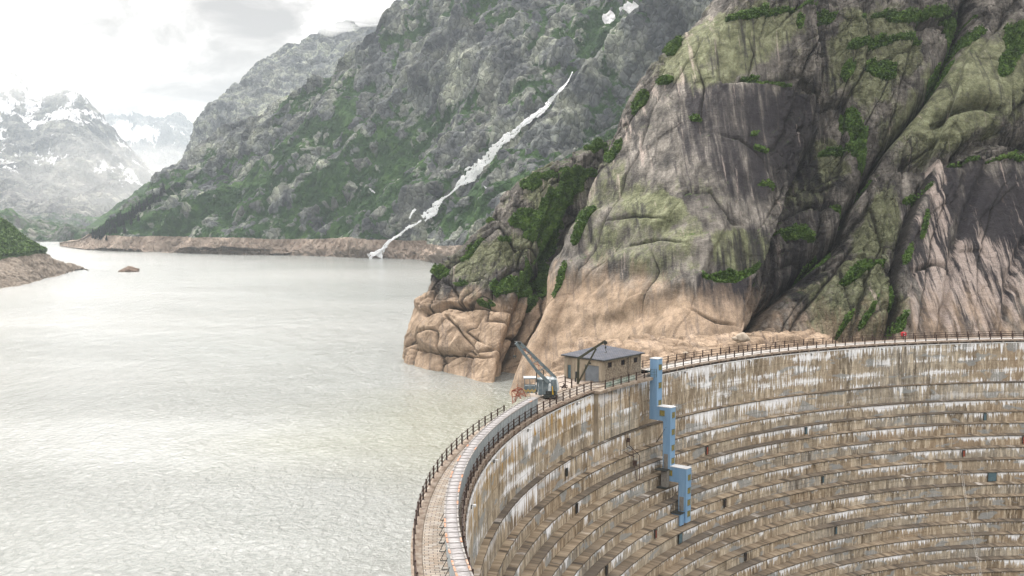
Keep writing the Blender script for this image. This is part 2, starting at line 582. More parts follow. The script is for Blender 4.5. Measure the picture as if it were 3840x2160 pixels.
def mountain_material(name, grassy=1.0, snow=False, far=False):
    m, nt, b = new_mat(name, (0.2, 0.2, 0.18), 0.92, 0, 0.15)
    p = geo_pos(nt)
    s = 0.35 if far else 1.0
    rock = ramp(nt, noise(nt, p, 0.035 * s, 8, 0.66, 0.2), [(0.32, (0.052, 0.058, 0.068)), (0.46, (0.125, 0.133, 0.143)), (0.57, (0.225, 0.238, 0.212)), (0.7, (0.345, 0.355, 0.305))])
    if far:
        rock = ramp(nt, noise(nt, p, 0.01, 8, 0.7, 0.2), [(0.35, (0.08, 0.08, 0.082)), (0.5, (0.15, 0.145, 0.14)), (0.65, (0.28, 0.27, 0.26))])
    v = attr(nt, 'rockv')
    rock = mixc(nt, 0.6, rock, ramp(nt, v, [(0, (0.3, 0.3, 0.3)), (1, (0.72, 0.72, 0.70))]), 'OVERLAY')
    vf = nt.nodes.new('ShaderNodeTexVoronoi'); vf.inputs['Scale'].default_value = 0.22 * s
    wm = nt.nodes.new('ShaderNodeVectorMath'); wm.operation = 'ADD'
    L(nt, mapping(nt, p, (1, .6, .7), (0, R_(35), 0)), wm.inputs[0])
    wq = nt.nodes.new('ShaderNodeVectorMath'); wq.operation = 'SCALE'; wq.inputs['Scale'].default_value = 7.0 / s
    wn2 = nt.nodes.new('ShaderNodeTexNoise'); wn2.inputs['Scale'].default_value = 0.1 * s; wn2.inputs['Detail'].default_value = 5
    L(nt, p, wn2.inputs['Vector']); L(nt, wn2.outputs['Color'], wq.inputs[0]); L(nt, wq.outputs[0], wm.inputs[1]); L(nt, wm.outputs[0], vf.inputs['Vector'])
    sepc = nt.nodes.new('ShaderNodeSeparateColor'); L(nt, vf.outputs['Color'], sepc.inputs[0])
    rock = mixc(nt, 0.7, rock, ramp(nt, sepc.outputs[0], [(0, (0.25, 0.25, 0.27)), (1, (0.78, 0.78, 0.74))]), 'OVERLAY')
    vg = nt.nodes.new('ShaderNodeTexVoronoi'); vg.inputs['Scale'].default_value = 0.06 * s
    L(nt, wm.outputs[0], vg.inputs['Vector'])
    sepg = nt.nodes.new('ShaderNodeSeparateColor'); L(nt, vg.outputs['Color'], sepg.inputs[0])
    rock = mixc(nt, 0.75, rock, ramp(nt, sepg.outputs[1], [(0, (0.24, 0.235, 0.25)), (.5, (.5, .5, .5)), (1, (0.76, 0.77, 0.70))]), 'OVERLAY')
    ve = nt.nodes.new('ShaderNodeTexVoronoi'); ve.feature = 'DISTANCE_TO_EDGE'; ve.inputs['Scale'].default_value = 0.22 * s
    L(nt, wm.outputs[0], ve.inputs['Vector'])
    cr_ = ramp(nt, ve.outputs['Distance'], [(0.0, 0.55), (0.06, 0)])
    rock = mixc(nt, cr_, rock, (0.035, 0.045, 0.03))
    gr = ramp(nt, noise(nt, p, 0.05 * s, 7, 0.7), [(0.3, (0.014, 0.034, 0.012)), (0.5, (0.034, 0.082, 0.020)), (0.68, (0.08, 0.155, 0.038))])
    gm = mth(nt, 'ADD', attr(nt, 'veg'), mth(nt, 'MULTIPLY', mth(nt, 'SUBTRACT', noise(nt, p, 0.14 * s, 7, 0.72), 0.5), 1.1))
    col = mixc(nt, ramp(nt, gm, [(0.44, 0), (0.6, 1)]), rock, gr)
    tan = ramp(nt, noise(nt, p, 0.12, 7, 0.68), [(0.3, (0.27, 0.205, 0.16)), (0.5, (0.43, 0.34, 0.275)), (0.7, (0.56, 0.46, 0.38))])
    tm = mth(nt, 'ADD', attr(nt, 'tan'), mth(nt, 'MULTIPLY', mth(nt, 'SUBTRACT', noise(nt, p, 0.1, 5), 0.5), 0.5))
    col = mixc(nt, ramp(nt, tm, [(0.45, 0), (0.56, 1)]), col, tan)
    if snow:
        sm = mth(nt, 'ADD', attr(nt, 'snow'), mth(nt, 'MULTIPLY', mth(nt, 'SUBTRACT', noise(nt, mapping(nt, p, (1, .5, .35), (0, R_(-38 if far else 0), 0)) if far else p, 0.02, 9, 0.74), 0.5), 2.4 if far else 1.6))
        col = mixc(nt, ramp(nt, sm, [(0.5, 0), (0.56, 1)]), col, (0.85, 0.85, 0.87))
    L(nt, col, b.inputs['Base Color'])
    hh = mth(nt, 'ADD', noise(nt, p, 0.12 * s, 7, 0.7), mth(nt, 'MULTIPLY', mth(nt, 'MINIMUM', ve.outputs['Distance'], 0.25), 1.2))
    bump(nt, b, hh, 1.0, 7.0 / s)
    return m


M_cliff = cliff_material()
M_mount = mountain_material('mountain_rock', snow=True)
M_far = mountain_material('far_mountain_rock', snow=True, far=True)


def leaf_material():
    m, nt, b = new_mat('scrub_leaf', (0.05, 0.08, 0.02), 0.75)
    p = geo_pos(nt)
    L(nt, ramp(nt, noise(nt, p, 0.5, 5, 0.7), [(0.3, (0.022, 0.045, 0.009)), (0.5, (0.055, 0.11, 0.016)), (0.7, (0.12, 0.19, 0.035))]), b.inputs['Base Color'])
    return m


M_leaf = leaf_material()

M_steel = worn('galvanised_panel', (0.36, 0.40, 0.42), (0.27, 0.31, 0.33), 1.5, 0.55, 0.2, True)
M_post = worn('rusty_dark_post', (0.028, 0.018, 0.016), (0.06, 0.032, 0.022), 4, 0.7)
M_blue = worn('blue_sheet', (0.145, 0.265, 0.42), (0.19, 0.315, 0.465), 0.8, 0.5, 0.0, True)
M_white = worn('white_sheet', (0.66, 0.67, 0.68), (0.52, 0.53, 0.54), 1.0, 0.5)
M_louvre = worn('ochre_louvre', (0.30, 0.23, 0.03), (0.15, 0.12, 0.02), 6, 0.6)
M_dark = worn('dark_steel', (0.02, 0.022, 0.022), (0.04, 0.045, 0.04), 3, 0.55)
M_olive = worn('olive_crane_paint', (0.035, 0.04, 0.022), (0.06, 0.05, 0.03), 3, 0.6)
M_greyblue = worn('grey_crane_paint', (0.085, 0.115, 0.13), (0.15, 0.18, 0.19), 2.5, 0.5)
M_red = worn('red_paint', (0.55, 0.03, 0.04), (0.40, 0.02, 0.03), 3, 0.5)
M_rust = worn('rust_red_steel', (0.26, 0.06, 0.03), (0.14, 0.035, 0.02), 4, 0.8)
M_door = worn('grey_steel_door', (0.15, 0.17, 0.19), (0.19, 0.21, 0.23), 1.2, 0.6)
M_teal = worn('teal_steel', (0.05, 0.095, 0.12), (0.08, 0.13, 0.15), 2, 0.6)
M_glassdark = worn('dark_window', (0.015, 0.017, 0.02), (0.03, 0.03, 0.035), 1, 0.15)
M_yellow = worn('yellow_paint', (0.62, 0.40, 0.03), (0.5, 0.30, 0.03), 2, 0.6)
M_grate = worn('grey_mesh', (0.22, 0.21, 0.19), (0.16, 0.15, 0.14), 5, 0.7)
M_cable = worn('pale_cable', (0.55, 0.56, 0.56), (0.36, 0.35, 0.33), 1.5, 0.6)
M_tarp = worn('plastic_tarp', (0.50, 0.53, 0.54), (0.26, 0.30, 0.32), 2.6, 0.4)
M_greenglass = worn('green_tinted_panel', (0.22, 0.32, 0.27), (0.50, 0.55, 0.50), 1.3, 0.3)


def concrete_material():
    """riser faces; uv 'run' = (metres along the arc, height), uv 'step' = (0 top..1 bottom of riser, step number)"""
    m, nt, b = new_mat('stained_concrete', (0.3, 0.27, 0.23), 0.9, 0, 0.2)
    uv = N(nt, 'ShaderNodeUVMap', uv_map='run').outputs[0]
    st = N(nt, 'ShaderNodeUVMap', uv_map='step').outputs[0]
    sx = nt.nodes.new('ShaderNodeSeparateXYZ'); L(nt, st, sx.inputs[0])
    rf, sid = sx.outputs[0], sx.outputs[1]
    ru = nt.nodes.new('ShaderNodeSeparateXYZ'); L(nt, uv, ru.inputs[0])
    s, z = ru.outputs[0], ru.outputs[1]
    base = ramp(nt, noise(nt, uv, 0.5, 7, 0.65), [(0.3, (0.19, 0.158, 0.12)), (0.5, (0.31, 0.27, 0.212)), (0.68, (0.44, 0.40, 0.33))])
    # step to step and bay to bay difference
    cmb = nt.nodes.new('ShaderNodeCombineXYZ')
    L(nt, mth(nt, 'MULTIPLY', s, 0.035), cmb.inputs[0]); L(nt, mth(nt, 'MULTIPLY', sid, 3.7), cmb.inputs[1])
    bay = noise(nt, cmb.outputs[0], 1.0, 3, 0.6)
    base = mixc(nt, ramp(nt, bay, [(0.44, 0), (0.60, 0.8)]), base, (0.28, 0.215, 0.15))
    base = mixc(nt, ramp(nt, bay, [(0.34, .7), (0.46, 0)]), base, (0.27, 0.265, 0.25))
    # vertical brown and black runs
    v1 = noise(nt, mapping(nt, uv, (0.75, 0.10, 1)), 1.0, 7, 0.72)
    area = ramp(nt, noise(nt, mapping(nt, uv, (0.07, 0.09, 1), loc=(4, 2, 0)), 1.0, 4, .6), [(0.36, 0.15), (0.6, 1)])
    d1 = mth(nt, 'MULTIPLY', ramp(nt, v1, [(0.44, 0), (0.60, 0.9)]), area)
    base = mixc(nt, mth(nt, 'MULTIPLY', d1, .88), base, (0.07, 0.056, 0.044))
    v1b = noise(nt, mapping(nt, uv, (1.5, 0.2, 1), loc=(7, 3, 0)), 1.0, 6, 0.75)
    base = mixc(nt, ramp(nt, v1b, [(0.5, 0), (0.60, 0.8)]), base, (0.52, 0.455, 0.36))
    # ochre runs on the upper wall left of the hut
    v2 = noise(nt, mapping(nt, uv, (1.1, 0.05, 1), loc=(13, 0, 0)), 1.0, 4, 0.6)
    och = mth(nt, 'MULTIPLY', ramp(nt, v2, [(0.48, 0), (0.58, 1)]), attr(nt, 'ochre'))
    zf = ramp(nt, mth(nt, 'ADD', rf, mth(nt, 'MULTIPLY', noise(nt, mapping(nt, uv, (0.9, 0.1, 1)), 1.0, 3), 0.6)), [(0.4, 1), (0.95, 0)])
    base = mixc(nt, mth(nt, 'MULTIPLY', och, zf), base, (0.43, 0.27, 0.085))
    # grey render patches
    gp = noise(nt, mapping(nt, uv, (0.22, 0.5, 1), loc=(0, 31, 0)), 1.0, 5, 0.55, 0.4)
    base = mixc(nt, ramp(nt, gp, [(0.57, 0), (0.60, 0.75)]), base, (0.25, 0.265, 0.27))
    # white lime runs hanging from the ledge edge
    cm2 = nt.nodes.new('ShaderNodeCombineXYZ')
    L(nt, mth(nt, 'MULTIPLY', s, 0.06), cm2.inputs[0]); L(nt, mth(nt, 'MULTIPLY', sid, 5.3), cm2.inputs[1]); cm2.inputs[2].default_value = 4.0
    patch = noise(nt, cm2.outputs[0], 1.0, 4, 0.65)
    cm3 = nt.nodes.new('ShaderNodeCombineXYZ')
    L(nt, mth(nt, 'MULTIPLY', s, 2.8), cm3.inputs[0]); L(nt, mth(nt, 'MULTIPLY', sid, 9.1), cm3.inputs[1]); L(nt, mth(nt, 'MULTIPLY', z, 0.22), cm3.inputs[2])
    fine = noise(nt, cm3.outputs[0], 1.0, 6, 0.72)
    lim = mth(nt, 'ADD', mth(nt, 'MULTIPLY', patch, 4.2), mth(nt, 'MULTIPLY', fine, 4.4))
    # joints that leak all the way down
    cm4 = nt.nodes.new('ShaderNodeCombineXYZ')
    L(nt, mth(nt, 'ADD', mth(nt, 'MULTIPLY', s, 0.21), mth(nt, 'MULTIPLY', noise(nt, uv, 0.25, 2), 0.25)), cm4.inputs[0])
    leak = ramp(nt, noise(nt, cm4.outputs[0], 1.0, 2, 0.5), [(0.60, 0), (0.68, 1)])
    lim = mth(nt, 'ADD', lim, mth(nt, 'MULTIPLY', leak, 1.1))
    lim = mth(nt, 'SUBTRACT', lim, mth(nt, 'MULTIPLY', rf, attr(nt, 'limefall')))
    lm = ramp(nt, mth(nt, 'SUBTRACT', lim, 4.16), [(0.0, 0), (0.22, 0.97)])
    # broken white marks along the lift joints of the tall top wall
    jy = mth(nt, 'PINGPONG', mth(nt, 'ADD', z, mth(nt, 'MULTIPLY', noise(nt, uv, 0.3, 2), 0.6)), 0.95)
    pj = noise(nt, mapping(nt, uv, (0.10, 0.35, 1), loc=(50, 8, 0)), 1.0, 4, 0.6)
    dr = mth(nt, 'ADD', mth(nt, 'MULTIPLY', jy, 0.35), mth(nt, 'ADD', mth(nt, 'MULTIPLY', mth(nt, 'SUBTRACT', fine, 0.5), 2.6), mth(nt, 'MULTIPLY', mth(nt, 'SUBTRACT', pj, 0.5), 1.9)))
    jm = mth(nt, 'MULTIPLY', ramp(nt, dr, [(0.32, 0), (0.46, 0.95)]), attr(nt, 'tall'))
    white = ramp(nt, noise(nt, mapping(nt, uv, (3, 0.4, 1)), 1.0, 3), [(0.3, (0.58, 0.58, 0.59)), (0.7, (0.83, 0.85, 0.89))])
    base = mixc(nt, mth(nt, 'MAXIMUM', lm, jm), base, white)
    # pour joints
    jz = mth(nt, 'PINGPONG', mth(nt, 'ADD', z, mth(nt, 'MULTIPLY', noise(nt, uv, 0.4, 3), 0.12)), 0.85)
    jl = mth(nt, 'MULTIPLY', ramp(nt, jz, [(0.0, 1), (0.045, 0)]), ramp(nt, noise(nt, uv, 0.6, 3), [(0.4, 0.1), (0.6, 0.7)]))
    bx = mth(nt, 'PINGPONG', mth(nt, 'ADD', s, mth(nt, 'MULTIPLY', sid, 1.3)), 1.7)
    jv = mth(nt, 'MULTIPLY', ramp(nt, bx, [(0.0, 1), (0.03, 0)]), ramp(nt, noise(nt, uv, 0.35, 3, 0.5), [(0.45, 0), (0.6, 0.6)]))
    base = mixc(nt, mth(nt, 'MAXIMUM', jl, jv), base, (0.035, 0.03, 0.025))
    gr = noise(nt, uv, 3.5, 5, 0.75)
    base = mixc(nt, 0.35, base, ramp(nt, gr, [(0.3, 0.25), (0.7, 0.75)]), 'OVERLAY')
    bc = nt.nodes.new('ShaderNodeBrightContrast'); L(nt, base, bc.inputs['Color']); bc.inputs['Contrast'].default_value = 0.10; bc.inputs['Bright'].default_value = 0.01
    L(nt, bc.outputs[0], b.inputs['Base Color'])
    bump(nt, b, mth(nt, 'ADD', noise(nt, uv, 5, 5, 0.65), mth(nt, 'MULTIPLY', jl, -0.6)), 0.5, 0.08)
    return m


def tread_material():
    m, nt, b = new_mat('ledge_top', (0.2, 0.17, 0.13), 0.92, 0, 0.2)
    uv = N(nt, 'ShaderNodeUVMap', uv_map='run').outputs[0]
    st = N(nt, 'ShaderNodeUVMap', uv_map='step').outputs[0]
    sx = nt.nodes.new('ShaderNodeSeparateXYZ'); L(nt, st, sx.inputs[0])
    c = ramp(nt, noise(nt, mapping(nt, uv, (.8, 1.1, 1), (0, 0, R_(35))), 1.0, 6, 0.7), [(0.36, (0.045, 0.036, 0.028)), (0.47, (0.17, 0.13, 0.088)), (0.62, (0.32, 0.26, 0.185))])
    dark = noise(nt, mapping(nt, uv, (0.035, 0.6, 1)), 1.0, 4, 0.6)
    c = mixc(nt, ramp(nt, dark, [(0.46, 0), (0.60, 0.75)]), c, (0.065, 0.057, 0.05))
    wh = noise(nt, mapping(nt, uv, (0.22, 0.9, 1), loc=(9, 4, 0)), 1.0, 6, 0.7)
    c = mixc(nt, ramp(nt, wh, [(0.60, 0), (0.67, 0.8)]), c, (0.50, 0.47, 0.43))
    edge = ramp(nt, sx.outputs[0], [(0.9, 0), (0.97, 0.5)])  # darkened outer edge, part of the painted shadow line at each ledge
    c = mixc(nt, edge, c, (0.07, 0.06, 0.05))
    L(nt, c, b.inputs['Base Color'])
    bump(nt, b, noise(nt, uv, 4, 5, 0.7), 0.6, 0.12)
    return m


def deck_material():
    m, nt, b = new_mat('crest_paving', (0.3, 0.28, 0.26), 0.85, 0, 0.3)
    uv = N(nt, 'ShaderNodeUVMap', uv_map='run').outputs[0]
    br = nt.nodes.new('ShaderNodeTexBrick')
    L(nt, mapping(nt, uv, (1, 1, 1), (0, 0, R_(90))), br.inputs['Vector'])
    br.inputs['Scale'].default_value = 1.0
    br.inputs['Mortar Size'].default_value = 0.022
    br.inputs['Brick Width'].default_value = 0.55
    br.inputs['Row Height'].default_value = 0.30
    br.inputs['Color1'].default_value = (0.235, 0.185, 0.14, 1)
    br.inputs['Color2'].default_value = (0.30, 0.275, 0.245, 1)
    br.inputs['Mortar'].default_value = (0.035, 0.03, 0.028, 1)
    n = noise(nt, uv, 0.9, 6, 0.65)
    c = mixc(nt, 0.6, br.outputs['Color'], ramp(nt, n, [(0.3, 0.28), (0.7, 0.72)]), 'OVERLAY')
    L(nt, c, b.inputs['Base Color'])
    bump(nt, b, mth(nt, 'ADD', noise(nt, uv, 6, 4), mth(nt, 'MULTIPLY', br.outputs['Fac'], -1.0)), 0.4, 0.03)
    return m


def slab_material(name, c1, c2, c3, sc_=1.0, streak=(1, 1, 1)):
    m, nt, b = new_mat(name, c1, 0.9, 0, 0.2)
    uv = N(nt, 'ShaderNodeUVMap', uv_map='run').outputs[0]
    c = ramp(nt, noise(nt, mapping(nt, uv, streak), sc_, 7, 0.68), [(0.34, c1), (0.5, c2), (0.66, c3)])
    L(nt, c, b.inputs['Base Color'])
    bump(nt, b, noise(nt, uv, 5, 5), 0.5, 0.05)
    return m


M_conc = concrete_material()
M_tread = tread_material()
M_deck = deck_material()
M_kerb = slab_material('weathered_kerb', (0.12, 0.085, 0.06), (0.24, 0.19, 0.15), (0.33, 0.30, 0.26), 1.3)
M_fascia = slab_material('dark_deck_edge', (0.025, 0.024, 0.022), (0.07, 0.06, 0.052), (0.16, 0.13, 0.11), 1.0, (2, 1, 1))  # recessed band under the deck, its shade put into the dark colour
M_pave = slab_material('pale_pavement', (0.25, 0.23, 0.21), (0.35, 0.335, 0.32), (0.46, 0.45, 0.44), 0.8)
M_timber = slab_material('grey_boards', (0.15, 0.14, 0.14), (0.27, 0.26, 0.262), (0.38, 0.37, 0.375), 1.0, (6, 1, 1))


def rough_wall():
    m, nt, b = new_mat('roughcast_stone', (0.3, 0.26, 0.2), 0.9)
    p = obj_coord(nt)
    v = nt.nodes.new('ShaderNodeTexVoronoi')
    v.feature = 'F1'
    v.inputs['Scale'].default_value = 4.5
    L(nt, p, v.inputs['Vector'])
    c = ramp(nt, v.outputs['Distance'], [(0.1, (0.31, 0.26, 0.195)), (0.45, (0.235, 0.195, 0.145)), (0.7, (0.16, 0.13, 0.10))])
    c = mixc(nt, 0.5, c, ramp(nt, noise(nt, p, 0.8, 5), [(0.3, 0.3), (0.7, 0.7)]), 'OVERLAY')
    L(nt, c, b.inputs['Base Color'])
    bump(nt, b, v.outputs['Distance'], 0.6, -0.06)
    return m


M_stone = rough_wall()
M_plaster = worn('dirty_plaster', (0.34, 0.29, 0.22), (0.19, 0.155, 0.115), 1.1, 0.9, 0, True)


def roof_material():
    m, nt, b = new_mat('slate_roof', (0.1, 0.11, 0.13), 0.8, 0, 0.2)
    p = obj_coord(nt)
    br = nt.nodes.new('ShaderNodeTexBrick')
    L(nt, p, br.inputs['Vector'])
    br.inputs['Scale'].default_value = 1.0
    br.inputs['Mortar Size'].default_value = 0.03
    br.inputs['Brick Width'].default_value = 0.6
    br.inputs['Row Height'].default_value = 0.3
    br.inputs['Color1'].default_value = (0.055, 0.065, 0.09, 1)
    br.inputs['Color2'].default_value = (0.10, 0.10, 0.115, 1)
    br.inputs['Mortar'].default_value = (0.03, 0.03, 0.035, 1)
    c = mixc(nt, 0.4, br.outputs['Color'], ramp(nt, noise(nt, p, 0.7, 5), [(0.3, 0.3), (0.7, 0.75)]), 'OVERLAY')
    L(nt, c, b.inputs['Base Color'])
    bump(nt, b, br.outputs['Fac'], 0.4, -0.02)
    return m


M_roof = roof_material()

# ----------------------------------------------------------------- water
ZW = -14.5


def water_material():
    m, nt, b = new_mat('milky_lake_water', (0.30, 0.34, 0.26), 0.17, 0, 0.5)
    b.inputs['IOR'].default_value = 1.33
    p = geo_pos(nt)
    big = noise(nt, mapping(nt, p, (0.4, 1, 1)), 0.012, 4, 0.5)
    calm = ramp(nt, noise(nt, mapping(nt, p, (0.35, 1, 1), (0, 0, R_(14))), 0.02, 4, 0.6), [(0.36, 0.6), (0.55, 1)])
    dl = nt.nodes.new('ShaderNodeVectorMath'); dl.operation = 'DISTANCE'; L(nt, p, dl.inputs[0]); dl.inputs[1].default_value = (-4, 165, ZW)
    near = mth(nt, 'MULTIPLY', ramp(nt, mth(nt, 'ADD', mth(nt, 'MULTIPLY', dl.outputs['Value'], 0.01), mth(nt, 'MULTIPLY', noise(nt, p, .03, 3), .5)), [(0.38, 1), (0.74, 0)]), 0.4)  # cliff reflection painted as a green tint in the water colour
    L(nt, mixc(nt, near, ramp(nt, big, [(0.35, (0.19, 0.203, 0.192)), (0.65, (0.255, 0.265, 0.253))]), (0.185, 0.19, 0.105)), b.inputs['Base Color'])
    v1 = mapping(nt, p, (1, 0.8, 1), (0, 0, R_(18)))
    w1 = noise(nt, v1, 1.1, 5, 0.62, 0.4)
    w2 = noise(nt, mapping(nt, p, (1, 0.5, 1), (0, 0, R_(-10))), 0.22, 3, 0.55)
    hh = mth(nt, 'ADD', w1, mth(nt, 'MULTIPLY', w2, 1.6))
    bump(nt, b, hh, calm, 0.6)
    return m


mb = MB()
mb.add([(-2600, -300, ZW), (600, -300, ZW), (600, 3200, ZW), (-2600, 3200, ZW)], [(0, 1, 2, 3)])
# the lake lies only on the upstream side of the dam: cut along the arc
CX, CY, RR = 93.715, 71.808, 97.167
mb = MB()
arc = [(CX + (RR + 2.9) * math.cos(a), CY + (RR + 2.9) * math.sin(a)) for a in np.linspace(1.2, 3.75, 90)]
pts = [(2600, 60)] + arc + [(-60, -300), (-2600, -300), (-2600, 3400), (2600, 3400)]
me = bpy.data.meshes.new('water')
bm = bmesh.new()
f = bm.faces.new([bm.verts.new((x, y, ZW)) for x, y in pts])
bmesh.ops.triangulate(bm, faces=[f])
bm.normal_update()
for fc in bm.faces:
    if fc.normal.z < 0: fc.normal_flip()
bm.to_mesh(me); bm.free()
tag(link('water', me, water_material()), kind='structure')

# ground sheet under everything
M_ground, gnt, gb = new_mat('valley_ground', (0.16, 0.14, 0.11), 0.95)
L(gnt, ramp(gnt, noise(gnt, geo_pos(gnt), 0.05, 6), [(0.3, (0.08, 0.09, 0.05)), (0.7, (0.22, 0.19, 0.15))]), gb.inputs['Base Color'])
g = MB()
g.add([(-6000, -1500, -75), (6000, -1500, -75), (6000, 9000, -75), (-6000, 9000, -75)], [(0, 1, 2, 3)])
tag(g.build('ground', M_ground), kind='structure')
# ----------------------------------------------------------------- rock near the dam
def tbl(x, pairs):
    a = np.array(pairs, float)
    o = np.argsort(a[:, 0])
    return np.interp(x, a[o, 0], a[o, 1])


def ellipses(qx, qy, lst, warp):
    """soft patches: (cx, cy, rx, ry, angle) in picture units, edges broken by warp"""
    r = np.zeros(qx.shape)
    for cx, cy, rx, ry, an in lst:
        c, s = math.cos(R_(an)), math.sin(R_(an))
        dx, dy = qx - cx, qy - cy
        u, v = (dx * c + dy * s) / rx, (-dx * s + dy * c) / ry
        d = np.sqrt(u * u + v * v) + warp
        r = np.maximum(r, 1 - sstep(0.75, 1.15, d))
    return r


def groove(D, qx, qy, pts, wid, dep, crack=None, taper=False):
    d, s, t = pline(qx, qy, pts)
    g = np.exp(-(d / wid) ** 2)
    if taper: g = g * np.sin(np.pi * np.clip(t, 0.02, 0.98)) ** 0.5
    D -= dep * g
    if crack is not None: np.maximum(crack, sstep(0.5, 0.95, g), out=crack)


def step(D, qx, qy, pts, sgn, dep, fall, edge=3.0, ends=True):
    """the side sgn of the line is set back by dep, fading over fall"""
    d, s, t = pline(qx, qy, pts)
    sd = d * s * sgn
    m = sstep(-edge, edge, sd) * np.exp(-np.clip(sd, 0, None) / fall)
    if ends: m = m * sstep(0.0, 0.06, t) * sstep(1.0, 0.94, t)
    D -= dep * m


YB = [(1150, 214), (1250, 208), (1300, 204), (1400, 199), (1500, 192), (1600, 183), (1700, 173), (1800, 168), (1900, 168),
      (2000, 171), (2250, 177), (2576, 183), (2900, 192)]
DS = [(1120, 1235), (975, 1290), (930, 1303), (860, 1335), (800, 1365), (700, 1395), (600, 1430), (500, 1480), (400, 1515), (330, 1545),
      (230, 1590), (150, 1645), (90, 1700), (0, 1782), (-130, 1880), (-300, 2010)]
rows = []
for p, S in DS:
    fr = (900 - p) / 900.0
    row = [(S + 120, p, tbl(S, YB) + 62 * fr + 95), (S + 24, p, tbl(S, YB) + 62 * fr + 32)]
    for q in (0, .035, .08, .15, .24, .34, .46, .58, .7, .82, .92, 1.0):
        x = S + (2860 - S) * q
        Y = tbl(x, YB) + 62 * fr
        Y += 13 * math.exp(-q / 0.03) * max(fr, 0)
        # bulging main slab, flatter top right
        Y -= 5 * math.exp(-((x - 1700) / 170.) ** 2 - ((p - 600) / 230.) ** 2)
        Y -= 5 * math.exp(-((x - 2480) / 170.) ** 2 - ((p - 230) / 140.) ** 2)
        Y += 5 * math.exp(-((x - 2060) / 90.) ** 2 - ((p - 420) / 300.) ** 2)
        row.append((x, p, Y))
    rows.append(row)
P = loft(rows, 820, 1150)
n, sg = normals(P)
n = n * sg
n[np.broadcast_to((sg < 0), n.shape)] *= 1
# keep the normal continuous round the flank: outward = away from the rock's inside point
inside = np.array([60.0, 330.0, 0.0])
o = ((P - inside) * n).sum(-1, keepdims=True)
n = n * np.where(o < 0, -1, 1)
qx, qy = proj(P)
W1 = fbm(P, 9.0, 3, seed=3)
W2 = fbm(P, 9.0, 3, seed=8)
wx, wy = qx + 9 * W1, qy + 9 * W2
D = 1.6 * fbm(P, 34, 4, seed=11) + 0.3 * fbm(P, 8, 4, seed=21)
crk = np.zeros(qx.shape)
# how broken the rock is: the big slab is smooth, gullies and right part are blocky
broken = 0.10 + 0.90 * sstep(1900, 2020, wx + 0.12 * (wy - 400))
broken = np.maximum(broken, 0.9 * sstep(120, 0, wy) * sstep(1750, 1900, wx))
broken *= 1 - 0.7 * sstep(2270, 2300, wx) * sstep(395, 420, wy)
broken *= 1 - 0.75 * ellipses(wx, wy, [(2440, 200, 160, 130, -20)], W2 * .3)
broken = np.maximum(broken, .8 * sstep(0, -40, wx - tbl(wy, [(0, 1800), (200, 1650), (400, 1545), (600, 1445), (800, 1370), (980, 1280)])))
# exfoliation: cells leaning with the slab, each set to its own depth
Q = P.copy()
Q[..., 0] = P[..., 0] * 0.87 - P[..., 2] * 0.5
Q[..., 2] = P[..., 0] * 0.5 + P[..., 2] * 0.87
Q += 1.5 * np.stack([W1, W2, W1 * W2], -1)
f1, f2, cid = voro(Q, (9.0, 30.0, 22.0), 5)
D += broken * (cid - 0.5) * 4.2
D -= broken * 1.0 * np.exp(-((f2 - f1) / 0.05) ** 2)
crk = np.maximum(crk, broken * np.exp(-((f2 - f1) / 0.02) ** 2) * .8)
f1, f2, cid = voro(Q, (3.2, 9.0, 6.5), 15)
D += broken ** 1.5 * (cid - 0.5) * 1.7
D -= broken ** 1.5 * 0.4 * np.exp(-((f2 - f1) / 0.06) ** 2)
f1, f2, cid = voro(Q, (22., 40.0, 14.0), 25)
smooth_m = 1 - broken
D += smooth_m * (cid - 0.5) * 1.0 * sstep(0.0, 0.25, f2 - f1)
f1, f2, cid = voro(Q + .6 * np.stack([W2, W1, W2], -1), (1.3, 3.0, 2.6), 45)
D += broken * ((cid - .5) * .55 - .22 * np.exp(-((f2 - f1) / .08) ** 2))
D += 0.35 * fbm(Q, (1.2, 3, 9.0), 3, seed=33) * (0.5 + broken)
D += 0.45 * ridged(Q, (5, 9, 26.0), 3, seed=36) * (0.4 + broken)
# soft horizontal swells low on the slab
D += 0.55 * np.sin((qy + 0.25 * (qx - 1500) + 45 * W1) / 17.0) * ellipses(wx, wy, [(1560, 640, 240, 200, 25)], 0 * W1)
# --- the named gullies, edges and ledges of this wall
F1 = [(2470, -60), (2440, 60), (2380, 160), (2330, 230), (2270, 300), (2220, 370), (2180, 440), (2150, 520), (2120, 570), (2060, 640), (2000, 710), (1960, 770), (1930, 820), (1890, 880)]
F2 = [(2060, 60), (2085, 215), (2082, 290), (2050, 340), (2030, 420), (1990, 480), (1968, 560), (1950, 630), (1912, 690), (1900, 760), (1885, 880)]
groove(D, wx, wy, F1, 8, 5.0, crk)
groove(D, wx, wy, F1, 26, 3.0)
step(D, wx, wy, F1, 1, 3.5, 130, ends=False)
step(D, wx, wy, F2, -1, 7.0, 110, 6, ends=False)
groove(D, wx, wy, [(1825, 196), (1900, 192), (1980, 200), (2075, 210)], 6, 1.6, crk)
step(D, wx, wy, [(1800, 196), (1900, 192), (1980, 203), (2090, 212)], -1, 3.2, 55, 4)
groove(D, wx, wy, [(2180, 475), (2100, 460), (2020, 500)], 5, 1.5, crk, True)
